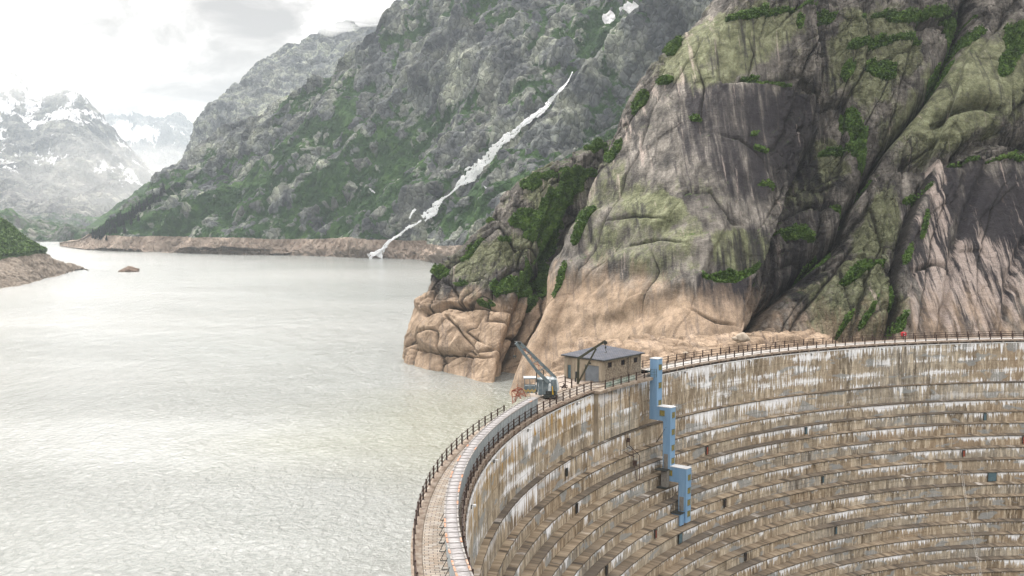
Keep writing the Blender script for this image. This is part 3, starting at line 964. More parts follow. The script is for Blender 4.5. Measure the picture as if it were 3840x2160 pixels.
# upper right dome: overhang arcs and terrace with a road cut
groove(D, wx, wy, [(2360, 275), (2410, 255), (2470, 248), (2530, 268)], 13, 2.8, None, True)
step(D, wx, wy, [(2350, 282), (2410, 252), (2470, 243), (2540, 266)], 1, 2.6, 22, 3)
groove(D, wx, wy, [(2310, 305), (2360, 325), (2420, 330)], 7, 1.8, None, True)
groove(D, wx, wy, [(2440, 365), (2510, 335), (2600, 340), (2700, 330)], 15, 3.6)
step(D, wx, wy, [(2195, 405), (2300, 395), (2400, 388), (2500, 384), (2620, 375), (2800, 370)], -1, 5.0, 45, 5)
# buttress and recessed streaky wall low right
B5 = [(2350, 430), (2335, 480), (2300, 540), (2275, 620), (2262, 700), (2262, 780), (2240, 860)]
step(D, wx, wy, B5, 1, 5.0, 260, 5, ends=False)
groove(D, wx, wy, B5, 8, 2.0, crk)
groove(D, wx, wy, [(2500, 390), (2440, 520), (2400, 640), (2380, 760), (2370, 850)], 10, 1.5)
groove(D, wx, wy, [(2290, 680), (2350, 660), (2410, 680)], 6, 1.3, crk, True)
groove(D, wx, wy, [(2576, 600), (2540, 700), (2520, 850)], 9, 1.4)
D += 3.5 * ellipses(wx, wy, [(2170, 720, 105, 110, -10)], 0.15 * W1)
step(D, wx, wy, [(2060, 650), (2120, 612), (2200, 610), (2270, 660)], 1, 2.2, 40, 4)
groove(D, wx, wy, [(2190, 500), (2140, 620), (2040, 760), (1990, 870)], 5, 1.6, crk, True)
# undercut in the slab's foot
step(D, wx, wy, [(1760, 665), (1800, 690), (1860, 690), (1925, 660)], -1, 2.6, 90, 4)
groove(D, wx, wy, [(1735, 120), (1770, 210), (1760, 330)], 4, .8, crk, True)
for pts_ in ([(1700, 150), (1640, 260), (1590, 400), (1530, 540), (1460, 680), (1400, 820)], [(1780, 60), (1720, 150), (1670, 240)], [(1600, 230), (1560, 330), (1520, 430)],
             [(2000, 560), (1990, 640), (1950, 740)], [(2180, 60), (2150, 170), (2120, 260)], [(2290, 90), (2240, 200), (2160, 330), (2100, 430)], [(2420, 430), (2360, 560), (2330, 700), (2310, 830)],
             [(2560, 420), (2500, 520), (2470, 640), (2450, 830)], [(2200, 440), (2120, 560), (2030, 700)], [(2240, 560), (2200, 640)], [(1960, 900), (2010, 780), (2090, 650)]):
    groove(D, wx, wy, pts_, 2.6, .55, crk, True)
for pts_ in ([(1990, 240), (2040, 350), (2020, 460)], [(1800, 330), (1860, 345), (1930, 390), (1960, 440)],
             [(1720, 480), (1790, 470), (1850, 540), (1900, 560)], [(1520, 560), (1600, 540), (1680, 555)],
             [(1640, 610), (1650, 680), (1620, 750), (1600, 800)], [(1890, 200), (1905, 120), (1880, 60)],
             [(1560, 620), (1640, 600), (1730, 612)], [(1730, 770), (1800, 800), (1870, 800)]):
    groove(D, wx, wy, pts_, 3.5, .7, crk, True)
P2 = P + n * D[..., None]
qx2, qy2 = proj(P2)
z = P2[..., 2]
gn, gs = normals(P2)
up = np.abs(gn[..., 2])
VEG = [(1688, 115, 34, 14, -55), (1668, 195, 26, 9, -20), (1750, 297, 16, 6, 0), (1930, 26, 110, 9, -8), (2085, 20, 34, 16, 10),
       (1960, 197, 52, 12, 8), (1900, 178, 30, 6, -5), (2170, 258, 48, 26, 60), (2185, 300, 26, 46, 10), (2130, 320, 30, 12, 0), (2195, 345, 16, 28, 0), (2230, 148, 46, 22, 10),
       (2330, 22, 150, 14, -4), (2440, 60, 50, 26, 40), (2200, 88, 75, 11, -12), (2300, 72, 50, 9, 0), (2545, 115, 42, 24, 60), (2560, 85, 40, 10, 0), (2532, 160, 18, 36, 10),
       (1842, 672, 78, 18, -6), (1905, 655, 26, 10, -10), (2185, 655, 58, 12, -22), (2160, 672, 42, 12, -30), (2322, 468, 34, 10, -20),
       (1925, 372, 22, 5, 15), (1938, 452, 26, 5, 8), (1905, 335, 12, 4, 0), (2260, 820, 14, 30, 5), (2250, 745, 9, 32, 5),
       (2150, 470, 20, 6, 10), (2060, 535, 50, 14, 10), (2110, 585, 14, 30, 30), (2220, 395, 30, 9, 0), (2560, 395, 60, 7, -5), (2440, 400, 40, 5, 0),
       (1600, 250, 12, 36, 30), (1540, 372, 14, 40, 35), (2395, 130, 16, 40, 35), (2150, 150, 14, 30, 20), (2010, 60, 12, 20, 0),
       (2330, 560, 8, 40, 10), (2285, 640, 8, 30, 10), (2185, 790, 8, 42, 30), (2135, 800, 7, 36, 30), (1470, 560, 10, 60, 28), (1415, 700, 7, 50, 20)]
veg = ellipses(wx, wy, VEG, 0.35 * fbm(P, 2.5, 3, seed=41))
veg = np.maximum(veg, 0.42 * sstep(0.62, 0.85, up) * sstep(-2, 6, z) * sstep(2310, 2270, wx + (wy < 390) * -999))
lich = 0.16 + .55 * ellipses(wx, wy, [(1590, 560, 240, 120, 35)], .4 * W1) + 0.95 * ellipses(wx, wy, [(1830, 110, 190, 90, -25), (2440, 230, 200, 130, -25), (2200, 120, 130, 110, 0),
                                      (2170, 740, 130, 120, 0), (2230, 560, 60, 150, 20), (2080, 380, 70, 110, 0), (1880, 600, 90, 50, 0), (1650, 520, 90, 40, 10)], 0.4 * W1)
lich -= 0.55 * ellipses(wx, wy, [(1900, 330, 190, 120, 0), (2440, 620, 190, 230, 10), (1850, 760, 150, 90, 0)], 0.3 * W2)
stain = -0.25 + 1.0 * ellipses(wx, wy, [(1900, 330, 200, 140, 10), (1830, 770, 90, 110, 0), (2450, 620, 190, 240, 10), (1920, 640, 120, 80, 0), (2060, 560, 80, 200, 20)], 0.35 * W2)
stain += 1.1 * ellipses(wx, wy, [(1835, 755, 85, 75, 0), (2360, 600, 14, 190, 6), (2440, 600, 26, 200, 4), (2500, 740, 22, 110, 2), (2530, 560, 110, 120, 0), (2385, 500, 30, 100, 10), (1990, 300, 60, 110, 15)], .35 * W1)
pale = -0.1 + .95 * ellipses(wx, wy, [(2345, 600, 50, 220, 6), (2330, 760, 60, 90, 0), (2470, 720, 150, 150, 0)], .3 * W1) + .45 * ellipses(wx, wy, [(1740, 130, 110, 60, -50), (1590, 330, 60, 190, 30)], .3 * W1)
tan = sstep(12, -1.5, z + 2.5 * W1 - 3.5 * sstep(1900, 1700, wx)) * (1 - .45 * sstep(1880, 2000, wx))
stain += .25 * ellipses(wx, wy, [(2460, 620, 150, 240, 8)], .3 * W1)
tan = np.maximum(tan, 0)
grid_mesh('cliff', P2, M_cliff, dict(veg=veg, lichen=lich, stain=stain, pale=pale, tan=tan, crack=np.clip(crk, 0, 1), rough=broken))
VEGPTS = [(P2, n, veg, qx2, qy2, 0.9)]

# ----------------------------------------------------------------- headland in front of the gully, down to the lake
HS = [(1040, 975), (985, 1003), (930, 1022), (900, 1029), (870, 1030), (820, 1042), (780, 1062), (740, 1087), (700, 1102), (670, 1122), (640, 1160), (600, 1198),
      (560, 1240), (520, 1260), (480, 1288), (440, 1335), (400, 1420), (375, 1490), (356, 1540)]
HE = [(1040, 1330), (975, 1330), (930, 1340), (860, 1372), (800, 1398), (700, 1430), (600, 1465), (500, 1515), (400, 1560), (330, 1600)]
rows = []
for p, S in HS:
    fr = (975 - p) / 620.0
    E_ = tbl(p, HE)
    E_ = max(E_, S + 60)
    row = [(S + 110, p, 212 + (1240 - S) * .085 + 55 * fr + 90), (S + 20, p, 212 + (1240 - S) * .085 + 55 * fr + 26)]
    for q in (0, .06, .14, .26, .4, .55, .7, .85, 1.0):
        x = S + (E_ - S) * q
        Y = 210 + (1240 - x) * .085 * (x < 1240) + 55 * fr + 9 * math.exp(-q / .07)
        Y += 9 * sstep(.7, 1.0, np.array(q)) 
        row.append((x, p, float(Y)))
    row.append((E_ + 30, p, 235 + 55 * fr))
    rows.append(row)
P = loft(rows, 620, 560)
n, sg = normals(P)
inside = np.array([-5.0, 300.0, -10.0])
n = n * np.where(((P - inside) * n).sum(-1, keepdims=True) < 0, -1, 1)
qx, qy = proj(P)
W1 = fbm(P, 9.0, 3, seed=53)
W2 = fbm(P, 9.0, 3, seed=58)
wx, wy = qx + 8 * W1, qy + 8 * W2
D = 2.2 * fbm(P, 26, 4, seed=61) + 0.5 * fbm(P, 6, 4, seed=62)
crk = np.zeros(qx.shape)
Q = P.copy()
Q[..., 0] = P[..., 0] * 0.80 - P[..., 2] * 0.6
Q[..., 2] = P[..., 0] * 0.6 + P[..., 2] * 0.80
Q += 1.2 * np.stack([W1, W2, W1 * W2], -1)
low = sstep(770, 800, wy) * sstep(1330, 1240, wx)      # the smoother washed block at the foot
f1, f2, cid = voro(Q, (7.0, 20.0, 14.0), 65)
D += (1 - .5 * low) * (cid - 0.5) * 3.4 - 1.0 * np.exp(-((f2 - f1) / 0.05) ** 2)
crk = np.maximum(crk, np.exp(-((f2 - f1) / 0.025) ** 2))
f1, f2, cid = voro(Q, (2.6, 7.0, 5.0), 75)
D += (1 - .7 * low) * ((cid - 0.5) * 1.0 - 0.4 * np.exp(-((f2 - f1) / 0.06) ** 2))
D += 0.4 * fbm(Q, (1.0, 3, 5.0), 3, seed=71)
G1 = [(1345, 640), (1330, 700), (1312, 760), (1290, 820), (1268, 880), (1252, 985)]
groove(D, wx, wy, G1, 9, 6.0, crk)
step(D, wx, wy, G1, -1, 4.0, 120, 4, ends=False)
G2 = [(1390, 640), (1370, 720), (1345, 800), (1310, 880), (1285, 975)]
groove(D, wx, wy, G2, 6, 3.5, crk)
groove(D, wx, wy, [(1500, 400), (1462, 470), (1430, 560), (1395, 650), (1380, 700)], 22, 4.0)
groove(D, wx, wy, [(1230, 745), (1270, 770), (1310, 760)], 8, 2.0)
step(D, wx, wy, [(1060, 790), (1120, 765), (1180, 770), (1240, 765), (1300, 775)], -1, -1.4, 90, 5)
groove(D, wx, wy, [(1075, 790), (1130, 770), (1200, 775), (1290, 780)], 5, 1.8, crk)
groove(D, wx, wy, [(1120, 790), (1170, 840), (1215, 905)], 3, 1.0, crk, True)
groove(D, wx, wy, [(1215, 800), (1190, 850), (1225, 870)], 3, 1.0, crk, True)
groove(D, wx, wy, [(1040, 880), (1120, 895), (1200, 902), (1250, 905)], 3, 1.0, crk, True)
D += 2.5 * ellipses(wx, wy, [(1130, 845, 75, 55, 0)], .1 * W1)
D += 2.0 * ellipses(wx, wy, [(1415, 480, 45, 34, 0)], .1 * W1)
P2 = P + n * D[..., None]
z = P2[..., 2]
gn, gs = normals(P2)
up = np.abs(gn[..., 2])
VEG = [(1340, 560, 62, 28, 5), (1400, 540, 50, 52, 30), (1440, 480, 34, 60, 35), (1470, 440, 45, 12, -5), (1400, 440, 60, 9, -6), (1340, 462, 30, 12, -20),
       (1385, 620, 30, 44, 15), (1350, 690, 36, 50, 30), (1290, 725, 66, 22, -10), (1370, 660, 30, 60, 20), (1340, 600, 22, 12, 0), (1275, 607, 18, 7, 0),
       (1180, 640, 30, 8, -50), (1118, 690, 18, 14, -50), (1165, 720, 14, 8, -20), (1235, 560, 10, 8, 0), (1200, 622, 30, 6, -40), (1500, 372, 30, 6, -10),
       (1225, 768, 24, 5, 0), (1360, 740, 14, 40, 10), (1420, 600, 9, 60, 22), (1395, 690, 7, 50, 18)]
veg = ellipses(wx, wy, VEG, 0.3 * fbm(P, 2.5, 3, seed=81))
veg = np.maximum(veg, 0.45 * sstep(0.7, 0.9, up) * sstep(2, 9, z))
lich = 0.35 + 0.6 * ellipses(wx, wy, [(1400, 480, 90, 60, 0), (1250, 650, 130, 50, -20)], .3 * W1)
stain = -0.25 + .6 * ellipses(wx, wy, [(1100, 740, 60, 40, 0)], .3 * W1)
tan = sstep(5.5, -1.5, z + 2.0 * W1) * 1.0
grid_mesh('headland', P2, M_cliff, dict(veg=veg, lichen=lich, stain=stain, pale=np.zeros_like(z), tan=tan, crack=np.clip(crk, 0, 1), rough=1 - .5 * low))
VEGPTS.append((P2, n, veg, *proj(P2), 0.9))

# ----------------------------------------------------------------- washed rock bench behind the deck
rows = []
aa = np.linspace(1.97, 2.46, 26)
for j, q in enumerate((0, .12, .3, .5, .75, 1.0)):
    row = []
    for a in aa:
        r = RR + 3.1 + q * (9 + 9 * sstep(2.05, 2.4, np.array(a)))
        row.append([CX + r * math.cos(a), CY + r * math.sin(a), -4.0 + 3.4 * min(1, q * 5) + 2.0 * q - 6 * float(sstep(2.36, 2.46, np.array(a)))])
    rows.append(row)
P = catmull(np.array(rows), 90)
P = np.swapaxes(catmull(np.swapaxes(P, 0, 1), 420), 0, 1)
f1, f2, cid = voro(P, (4.5, 5, 3.0), 91)
D = (cid - .4) * 1.2 - .5 * np.exp(-((f2 - f1) / .08) ** 2) + .6 * fbm(P, 5, 4, seed=92)
f1, f2, cid = voro(P, (1.2, 1.2, 1.0), 95)
D += (cid - .5) * .35
P[..., 2] += D * sstep(0.0, 0.15, np.linspace(0, 1, 90))[:, None]
one = np.ones(P.shape[:2])
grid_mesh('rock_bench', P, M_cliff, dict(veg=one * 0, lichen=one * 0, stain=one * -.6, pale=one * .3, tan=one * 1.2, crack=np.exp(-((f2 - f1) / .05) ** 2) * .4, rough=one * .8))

# loose boulders on the bench
M_boulder, bnt, bb = new_mat('boulder_granite', (0.36, 0.31, 0.25), 0.9)
L(bnt, ramp(bnt, noise(bnt, obj_coord(bnt), 1.5, 6, .7), [(0.3, (0.22, 0.18, 0.14)), (0.7, (0.48, 0.42, 0.34))]), bb.inputs['Base Color'])


def boulder_mesh(r, seed):
    bm = bmesh.new()
    bmesh.ops.create_icosphere(bm, subdivisions=3, radius=1.0)
    V = np.array([v.co[:] for v in bm.verts])
    d = 1 + .35 * fbm(V + seed * 7, 1.1, 3, seed=seed)
    f1, f2, c = voro(V + seed, .9, seed)
    d = d * (0.9 + .25 * c)
    for v, k in zip(bm.verts, d):
        v.co = v.co * float(k) * r
        v.co.z *= .72
    me = bpy.data.meshes.new('boulder')
    bm.to_mesh(me); bm.free()
    return me


BL = [(2785, 1262, .95, 'large pale rounded boulder on the rubble at the foot of the cliff'),
      (2800, 1268, .5, 'dark low stone right of the large pale boulder'),
      (2757, 1266, .45, 'small pale stone just left of the large pale boulder'),
      (2770, 1275, .35, 'tiny stone in front of the large pale boulder'),
      (2570, 1322, .4, 'small pale block standing on the tan bench beside the railing')]
for px, py, r, lb in BL:
    Yb = 156.0 if px > 2600 else 150.0
    c = at(px, py + 4, Yb)
    b = link('boulder', boulder_mesh(r, int(px) % 97), M_boulder, smooth=True)
    b.location = c
    tag(b, lb, 'boulder', 'boulders on the rock bench')

# ----------------------------------------------------------------- mountain with the waterfall
FOOT = [(150, 619), (205, 627), (300, 632), (400, 635), (500, 638), (620, 641), (760, 644), (900, 648), (1000, 652), (1100, 660), (1200, 672), (1300, 684), (1450, 690), (1650, 690), (1900, 690)]
RIDG = [(150, 622), (205, 602), (240, 580), (300, 548), (350, 515), (400, 480), (420, 462), (470, 425), (520, 385), (560, 355), (610, 320), (660, 290), (700, 262), (725, 238), (760, 205),
        (800, 182), (830, 158), (862, 108), (900, 72), (960, 38), (1030, 0), (1100, -40), (1200, -60), (1900, -70)]


def shoreY(py):
    return (H - ZW) * F / (py * K - 790.0)


xs = [150, 205, 250, 300, 360, 430, 500, 580, 660, 740, 820, 880, 960, 1060, 1170, 1280, 1400, 1520, 1640, 1760, 1900, 2050]
rows = []
for v in (-.06, 0, .06, .15, .3, .45, .6, .75, .9, 1.0, 1.04, 1.02):
    row = []
    for x in xs:
        pf, pr = tbl(x, FOOT), tbl(x, RIDG)
        if pr > pf - 8: pr = pf - 8
        Y0 = shoreY(pf)
        rise = (pf - pr) * K / F * Y0
        Y1 = Y0 + rise * 1.45
        p = pf + (pr - pf) * v
        if v < 0:
            row.append((x, pf + 14, Y0 - 6))
            continue
        Y = Y0 + (Y1 - Y0) * min(v, 1.0) ** 1.15 + (5 if v == 0 else 0)
        if v == 1.04: Y = Y1 + 60; p = pr + 12
        if v == 1.02: Y = Y1 + 240; p = pr + 120
        # steep blue wall on the right edge
        if x > 1500: Y -= 130 * min(1, (x - 1500) / 200.) * v
        row.append((x, p, Y))
    rows.append(row)
P = loft(rows, 560, 1000)
n, sg = normals(P)
n = n * np.where(n[..., 2:3] < 0, -1, 1)
n = n * .6 + np.array([0, -.45, .25])
qx, qy = proj(P)
W1 = fbm(P, 60., 3, seed=103)
W2 = fbm(P, 60., 3, seed=108)
wx, wy = qx + 14 * W1, qy + 14 * W2
vv = np.linspace(0, 1, P.shape[0])[:, None] * np.ones(P.shape[:2])
fade = sstep(0.02, .14, vv) * sstep(1.0, .93, vv) * .75 + .25
QM = P.copy()
QM[..., 0] = P[..., 0] * .75 - P[..., 2] * .66
QM[..., 2] = P[..., 0] * .66 + P[..., 2] * .75
D = 13 * fbm(P, 150, 4, seed=111) + 24 * ridged(QM, (60, 120, 170), 5, .5, seed=121) * fade
f1, f2, cid = voro(QM + 8 * np.stack([W1, W2, W1], -1), (26, 50, 44), 125)
b1 = sstep(0.02, .45, f2 - f1) * (.4 + cid)
D += 6.0 * b1 * fade
f1, f2, cid2 = voro(QM + 4 * np.stack([W2, W1, W1], -1), (10, 19, 15), 135)
b2 = sstep(0.02, .4, f2 - f1) * (.3 + cid2)
D += 2.4 * b2 * fade
f1, f2, cid3 = voro(P, (5.5, 8, 5), 145)
b3 = sstep(0.02, .4, f2 - f1) * (.3 + cid3)
D += 1.0 * b3
D += 1.6 * fbm(P, 9, 4, seed=151) + 3.6 * ridged(QM, (11, 24, 30), 4, seed=152)
# stream bed of the waterfall
FALL = [(1440, 184), (1428, 208), (1408, 232), (1385, 255), (1372, 275), (1340, 296), (1312, 318), (1290, 340), (1262, 360), (1240, 385), (1222, 408), (1205, 425), (1178, 445), (1150, 472)]
FALL2 = [(1112, 503), (1098, 520), (1085, 538), (1065, 552)]
FALL3 = [(1022, 578), (1008, 592), (988, 604), (968, 624), (955, 650)]
for fl in (FALL, FALL2, FALL3):
    groove(D, qx, qy, fl, 16, 7)
groove(D, wx, wy, [(1700, 40), (1620, 160), (1560, 330), (1500, 420)], 30, 14)
groove(D, wx, wy, [(860, 150), (770, 260), (690, 380), (620, 470), (560, 560)], 26, 8)
groove(D, wx, wy, [(1080, 60), (980, 200), (930, 330)], 22, 8)
groove(D, wx, wy, [(1290, 470), (1360, 400), (1450, 330), (1560, 240)], 22, 7)
lowx = np.clip((np.interp(qx, xs, [tbl(x, FOOT) - tbl(x, RIDG) for x in xs])) / 170., .08, 1)
D = (D - D.mean()) * lowx
D += 2.2 * ridged(P, (7, 9, 9), 3, seed=175) * sstep(.16, .06, vv) * (lowx + .2)
P2 = P + n * D[..., None]
z = P2[..., 2]
big = fbm(P, 120, 4, seed=161)
hollow = 1 - np.clip(b1 * .5 + b2 * .55 + b3 * .25, 0, 1)
veg = -0.20 + 1.05 * hollow + 0.65 * big + .25 * fbm(QM, (20, 60, 110), 3, seed=171)
veg += .45 * ellipses(wx, wy, [(690, 420, 130, 45, -42), (560, 500, 60, 30, -30), (1500, 400, 60, 160, 40), (1230, 520, 160, 60, -10), (1500, 60, 70, 50, 20), (330, 590, 130, 40, 0),
                               (420, 560, 160, 40, -20), (1330, 250, 70, 30, -30), (1000, 500, 60, 30, -30), (880, 300, 30, 60, 40), (980, 380, 30, 60, 20), (820, 470, 90, 26, -35)], .3 * W1)
veg -= .5 * ellipses(wx, wy, [(1680, 150, 110, 200, 30), (1150, 150, 160, 90, -20), (900, 130, 80, 80, 0), (620, 330, 100, 60, -40), (1400, 330, 50, 90, 30)], .4 * W2)
shore_top = -.8 + 2.5 * W1
tan = sstep(3.0, -3.0, z - shore_top)
veg = np.where(tan > .5, 0, veg)
rockv = np.clip(.5 + .5 * (cid2 - .5) + .45 * (cid3 - .5) + .4 * (cid - .5), 0, 1)
snow = ellipses(wx, wy, [(1525, 28, 17, 19, 30), (1592, 19, 36, 15, 22), (1570, 8, 26, 11, 0), (930, 462, 9, 3, 30), (1245, 494, 9, 3, 0)], .3 * W1) * 1.6 - .6
grid_mesh('mountain', P2, M_mount, dict(veg=veg, tan=tan, rockv=rockv, snow=snow))
MT = P2.copy()
mqx, mqy = proj(P2)


def on_mountain(x, y):
    """nearest mountain vertex seen at picture point"""
    d = (mqx - x) ** 2 + (mqy - y) ** 2
    m = d < max(d.min() * 4, 6)
    Y = np.where(m, MT[..., 1], 1e9)
    i = np.unravel_index(np.argmin(Y), Y.shape)
    return MT[i]


# back ridge of the same mountain
FT = [(120, 612), (165, 612), (500, 612), (1500, 612)]
RG = [(120, 616), (165, 603), (200, 582), (230, 565), (280, 532), (330, 500), (400, 450), (450, 400), (490, 340), (530, 275), (560, 245), (610, 205), (650, 165), (690, 130), (720, 126),
      (745, 120), (780, 102), (820, 82), (855, 62), (900, 42), (930, 22), (1000, -10), (1060, -40), (1500, -60)]
xs = [120, 165, 200, 240, 290, 340, 400, 450, 490, 530, 570, 620, 670, 720, 770, 830, 900, 980, 1080, 1250, 1500]
rows = []
for v in (-.05, 0, .06, .15, .3, .45, .6, .75, .9, 1.0, 1.03, 1.02):
    row = []
    for x in xs:
        pf, pr = tbl(x, FT), tbl(x, RG)
        pr = min(pr, pf - 4)
        Y0 = 1125.0
        Y1 = Y0 + (pf - pr) * K / F * Y0 * 2.6 + 200
        if v < 0:
            row.append((x, pf + 8, Y0 - 20)); continue
        Y = Y0 + (Y1 - Y0) * min(v, 1.)
        p = pf + (pr - pf) * v
        if v == 1.03: p, Y = pr + 8, Y1 + 60
        if v == 1.02: p, Y = pr + 90, Y1 + 260
        row.append((x, p, Y))
    rows.append(row)
P = loft(rows, 330, 560)
n, sg = normals(P)
n = n * np.where(n[..., 2:3] < 0, -1, 1)
n = n * .6 + np.array([0, -.45, .25])
qx, qy = proj(P)
W1 = fbm(P, 60., 3, seed=203)
vv = np.linspace(0, 1, P.shape[0])[:, None] * np.ones(P.shape[:2])
fade = sstep(0.0, .12, vv) * sstep(1.0, .9, vv) * .7 + .3
D = 14 * fbm(P, 160, 4, seed=211) * fade + 14 * ridged(P * np.array([1, 1, .5]), 100, 5, seed=221) * fade + 4 * ridged(P * np.array([1, 1, .5]), 22, 4, seed=222)
f1, f2, cid = voro(P, (30, 40, 34), 225)
D += 7 * sstep(0.02, .4, f2 - f1) * (.3 + cid) * fade
f1, f2, cid3 = voro(P, (10, 14, 11), 245)
D += 2.5 * sstep(0.02, .4, f2 - f1) * (.3 + cid3)
lowx = np.clip((np.interp(qx, xs, [tbl(x, FT) - tbl(x, RG) for x in xs])) / 170., .08, 1)
D = (D - D.mean()) * lowx
P2 = P + n * D[..., None]
z = P2[..., 2]
veg = 0.15 + .5 * fbm(P, 90, 4, seed=231) + 1.0 * sstep(430, 520, qy + 30 * W1) + .2 * (cid3 - .5)
tan = sstep(3.0, -3.0, z + 7 - 2 * W1)
veg = np.where(tan > .5, 0, veg)
grid_mesh('mountain_ridge', P2, M_mount, dict(veg=veg, tan=tan, rockv=np.clip(.5 + .5 * (cid3 - .5) + .4 * (cid - .5), 0, 1), snow=np.zeros_like(veg)))


def far_range(name, xs, foot, ridge, Y0, Y1, nr, nc, seed, amp, snowf, vegf):
    rows = []
    for v in (-.05, 0, .03, .1, .25, .45, .65, .85, 1.0, 1.02, 1.01):
        row = []
        for x in xs:
            pf, pr = tbl(x, foot), tbl(x, ridge)
            pr = min(pr, pf - 2)
            if v < 0: row.append((x, pf + 6, Y0 - 60)); continue
            Y = Y0 + (Y1 - Y0) * max(0, min(v, 1.)) ** .55
            p = pf + (pr - pf) * v
            if v == 1.02: p, Y = pr + 4, Y1 + 120
            if v == 1.01: p, Y = pr + 60, Y1 + 600
            row.append((x, p, Y))
        rows.append(row)
    P = loft(rows, nr, nc)
    n, sg = normals(P)
    n = n * np.where(n[..., 2:3] < 0, -1, 1) * .5 + np.array([0, -.4, .3])
    qx, qy = proj(P)
    vv = np.linspace(0, 1, nr)[:, None] * np.ones(P.shape[:2])
    fade = sstep(0.0, .1, vv) * sstep(1.0, .88, vv) * .75 + .25
    D = amp * .8 * (1.2 * ridged(P * np.array([1, 1, .55]), 260, 6, .55, seed=seed) + .9 * fbm(P, 420, 4, seed=seed + 9)) * fade
    D += amp * .25 * ridged(P, 50, 4, seed=seed + 19)
    D -= D.mean()
    P2 = P + n * D[..., None]
    gn, gs = normals(P2)
    up = np.abs(gn[..., 2])
    W = fbm(P, 220, 4, seed=seed + 30)
    snow = snowf(qx, qy, up, W)
    veg = vegf(qx, qy, up, W)
    return grid_mesh(name, P2, M_far, dict(veg=veg, snow=snow, tan=np.zeros_like(veg), rockv=np.full(veg.shape, .5)))


far_range('snowy_mountain', [-500, -300, -150, -60, 0, 40, 80, 120, 160, 200, 240, 280, 320, 360, 400, 430, 470],
          [(-500, 612), (470, 612)],
          [(-500, 60), (-200, 120), (-60, 180), (0, 190), (30, 196), (45, 194), (60, 212), (80, 235), (110, 235), (150, 237), (178, 228), (195, 246), (220, 272), (245, 300), (275, 335), (300, 360), (330, 388),
           (360, 420), (400, 462), (430, 500), (470, 560)], 1230, 3500, 330, 520, 301, 60,
          lambda x, y, up, W: .38 + .45 * W + .20 * sstep(430, 215, y) * (1 + .5 * sstep(.55, .75, up)) - .35 * sstep(420, 540, y),
          lambda x, y, up, W: -.25 + .8 * sstep(400, 600, y + 60 * W))
far_range('distant_mountain', [150, 200, 240, 280, 320, 360, 400, 440, 480, 520, 560, 620],
          [(150, 600), (620, 600)],
          [(150, 300), (240, 290), (270, 294), (300, 300), (330, 308), (345, 312), (370, 302), (385, 300), (410, 304), (430, 297), (445, 300), (465, 315), (490, 328), (520, 345), (560, 360), (620, 400)],
          2600, 6000, 200, 300, 401, 90,
          lambda x, y, up, W: .05 + .4 * W + .6 * ellipses(x, y, [(330, 345, 80, 26, 5)], .4 * W) + .2 * sstep(420, 320, y),
          lambda x, y, up, W: -.3 + .8 * sstep(430, 590, y + 60 * W))

# ----------------------------------------------------------------- spur on the left shore
rows = []
for q, (dy, dY) in enumerate(((14, -6), (0, 0), (-14, 12), (-30, 28), (-46, 45), (0, 70), (0, 95), (30, 160))):
    row = []
    for x, pf, pt in ((-420, 830, 430), (-300, 800, 470), (-200, 775, 500), (-100, 750, 530), (0, 727, 566), (50, 718, 603), (100, 705, 636), (150, 691, 657), (190, 680, 669), (212, 677, 674), (222, 680, 679)):
        Y0 = shoreY(max(pf, 660))
        hgt = pf - pt
        fr = (-.15, 0, .22, .42, .66, .92, 1.0, .6)[q]
        row.append((x, pf - hgt * fr, Y0 + dY * hgt / 160. * 1.3 + (-5 if q == 0 else 0)))
    rows.append(row)
P = loft(rows, 220, 420)
n, sg = normals(P)
n = n * np.where(n[..., 2:3] < 0, -1, 1)
qx, qy = proj(P)
W1 = fbm(P, 25., 3, seed=303)
f1, f2, cid = voro(P, (4, 6, 3), 305)
D = 1.7 * fbm(P, 18, 5, seed=311) + .9 * (cid - .4) + .9 * fbm(P, 3, 3, seed=313)
D *= sstep(232, 195, qx) * .8 + .2
P2 = P + n * D[..., None]
z = P2[..., 2]
lim = -2.4 + 1.2 * W1
veg = sstep(-1.2, 1.2, z - lim)
M_spur = bpy.data.materials.new('spur')
m_, snt, sb = new_mat('scree_bank', (0.2, 0.17, 0.14), .95)
p_ = geo_pos(snt)
sc_ = ramp(snt, noise(snt, p_, 0.5, 7, .72), [(0.32, (0.085, 0.068, 0.052)), (0.5, (0.19, 0.155, 0.122)), (0.68, (0.34, 0.285, 0.235))])
gg = ramp(snt, noise(snt, p_, .35, 6, .7), [(0.3, (0.02, 0.036, 0.014)), (0.5, (0.04, 0.07, 0.02)), (0.7, (0.085, 0.12, 0.035))])
gm_ = mth(snt, 'ADD', attr(snt, 'veg'), mth(snt, 'MULTIPLY', mth(snt, 'SUBTRACT', noise(snt, p_, .3, 6, .7), .5), .9))
L(snt, mixc(snt, ramp(snt, gm_, [(0.45, 0), (0.55, 1)]), sc_, gg), sb.inputs['Base Color'])
bump(snt, sb, noise(snt, p_, 1.2, 6, .7), .8, .8)
grid_mesh('left_spur', P2, m_, dict(veg=veg))
VEGPTS.append((P2, n, np.where(veg > .8, veg, 0), *proj(P2), 2.6))

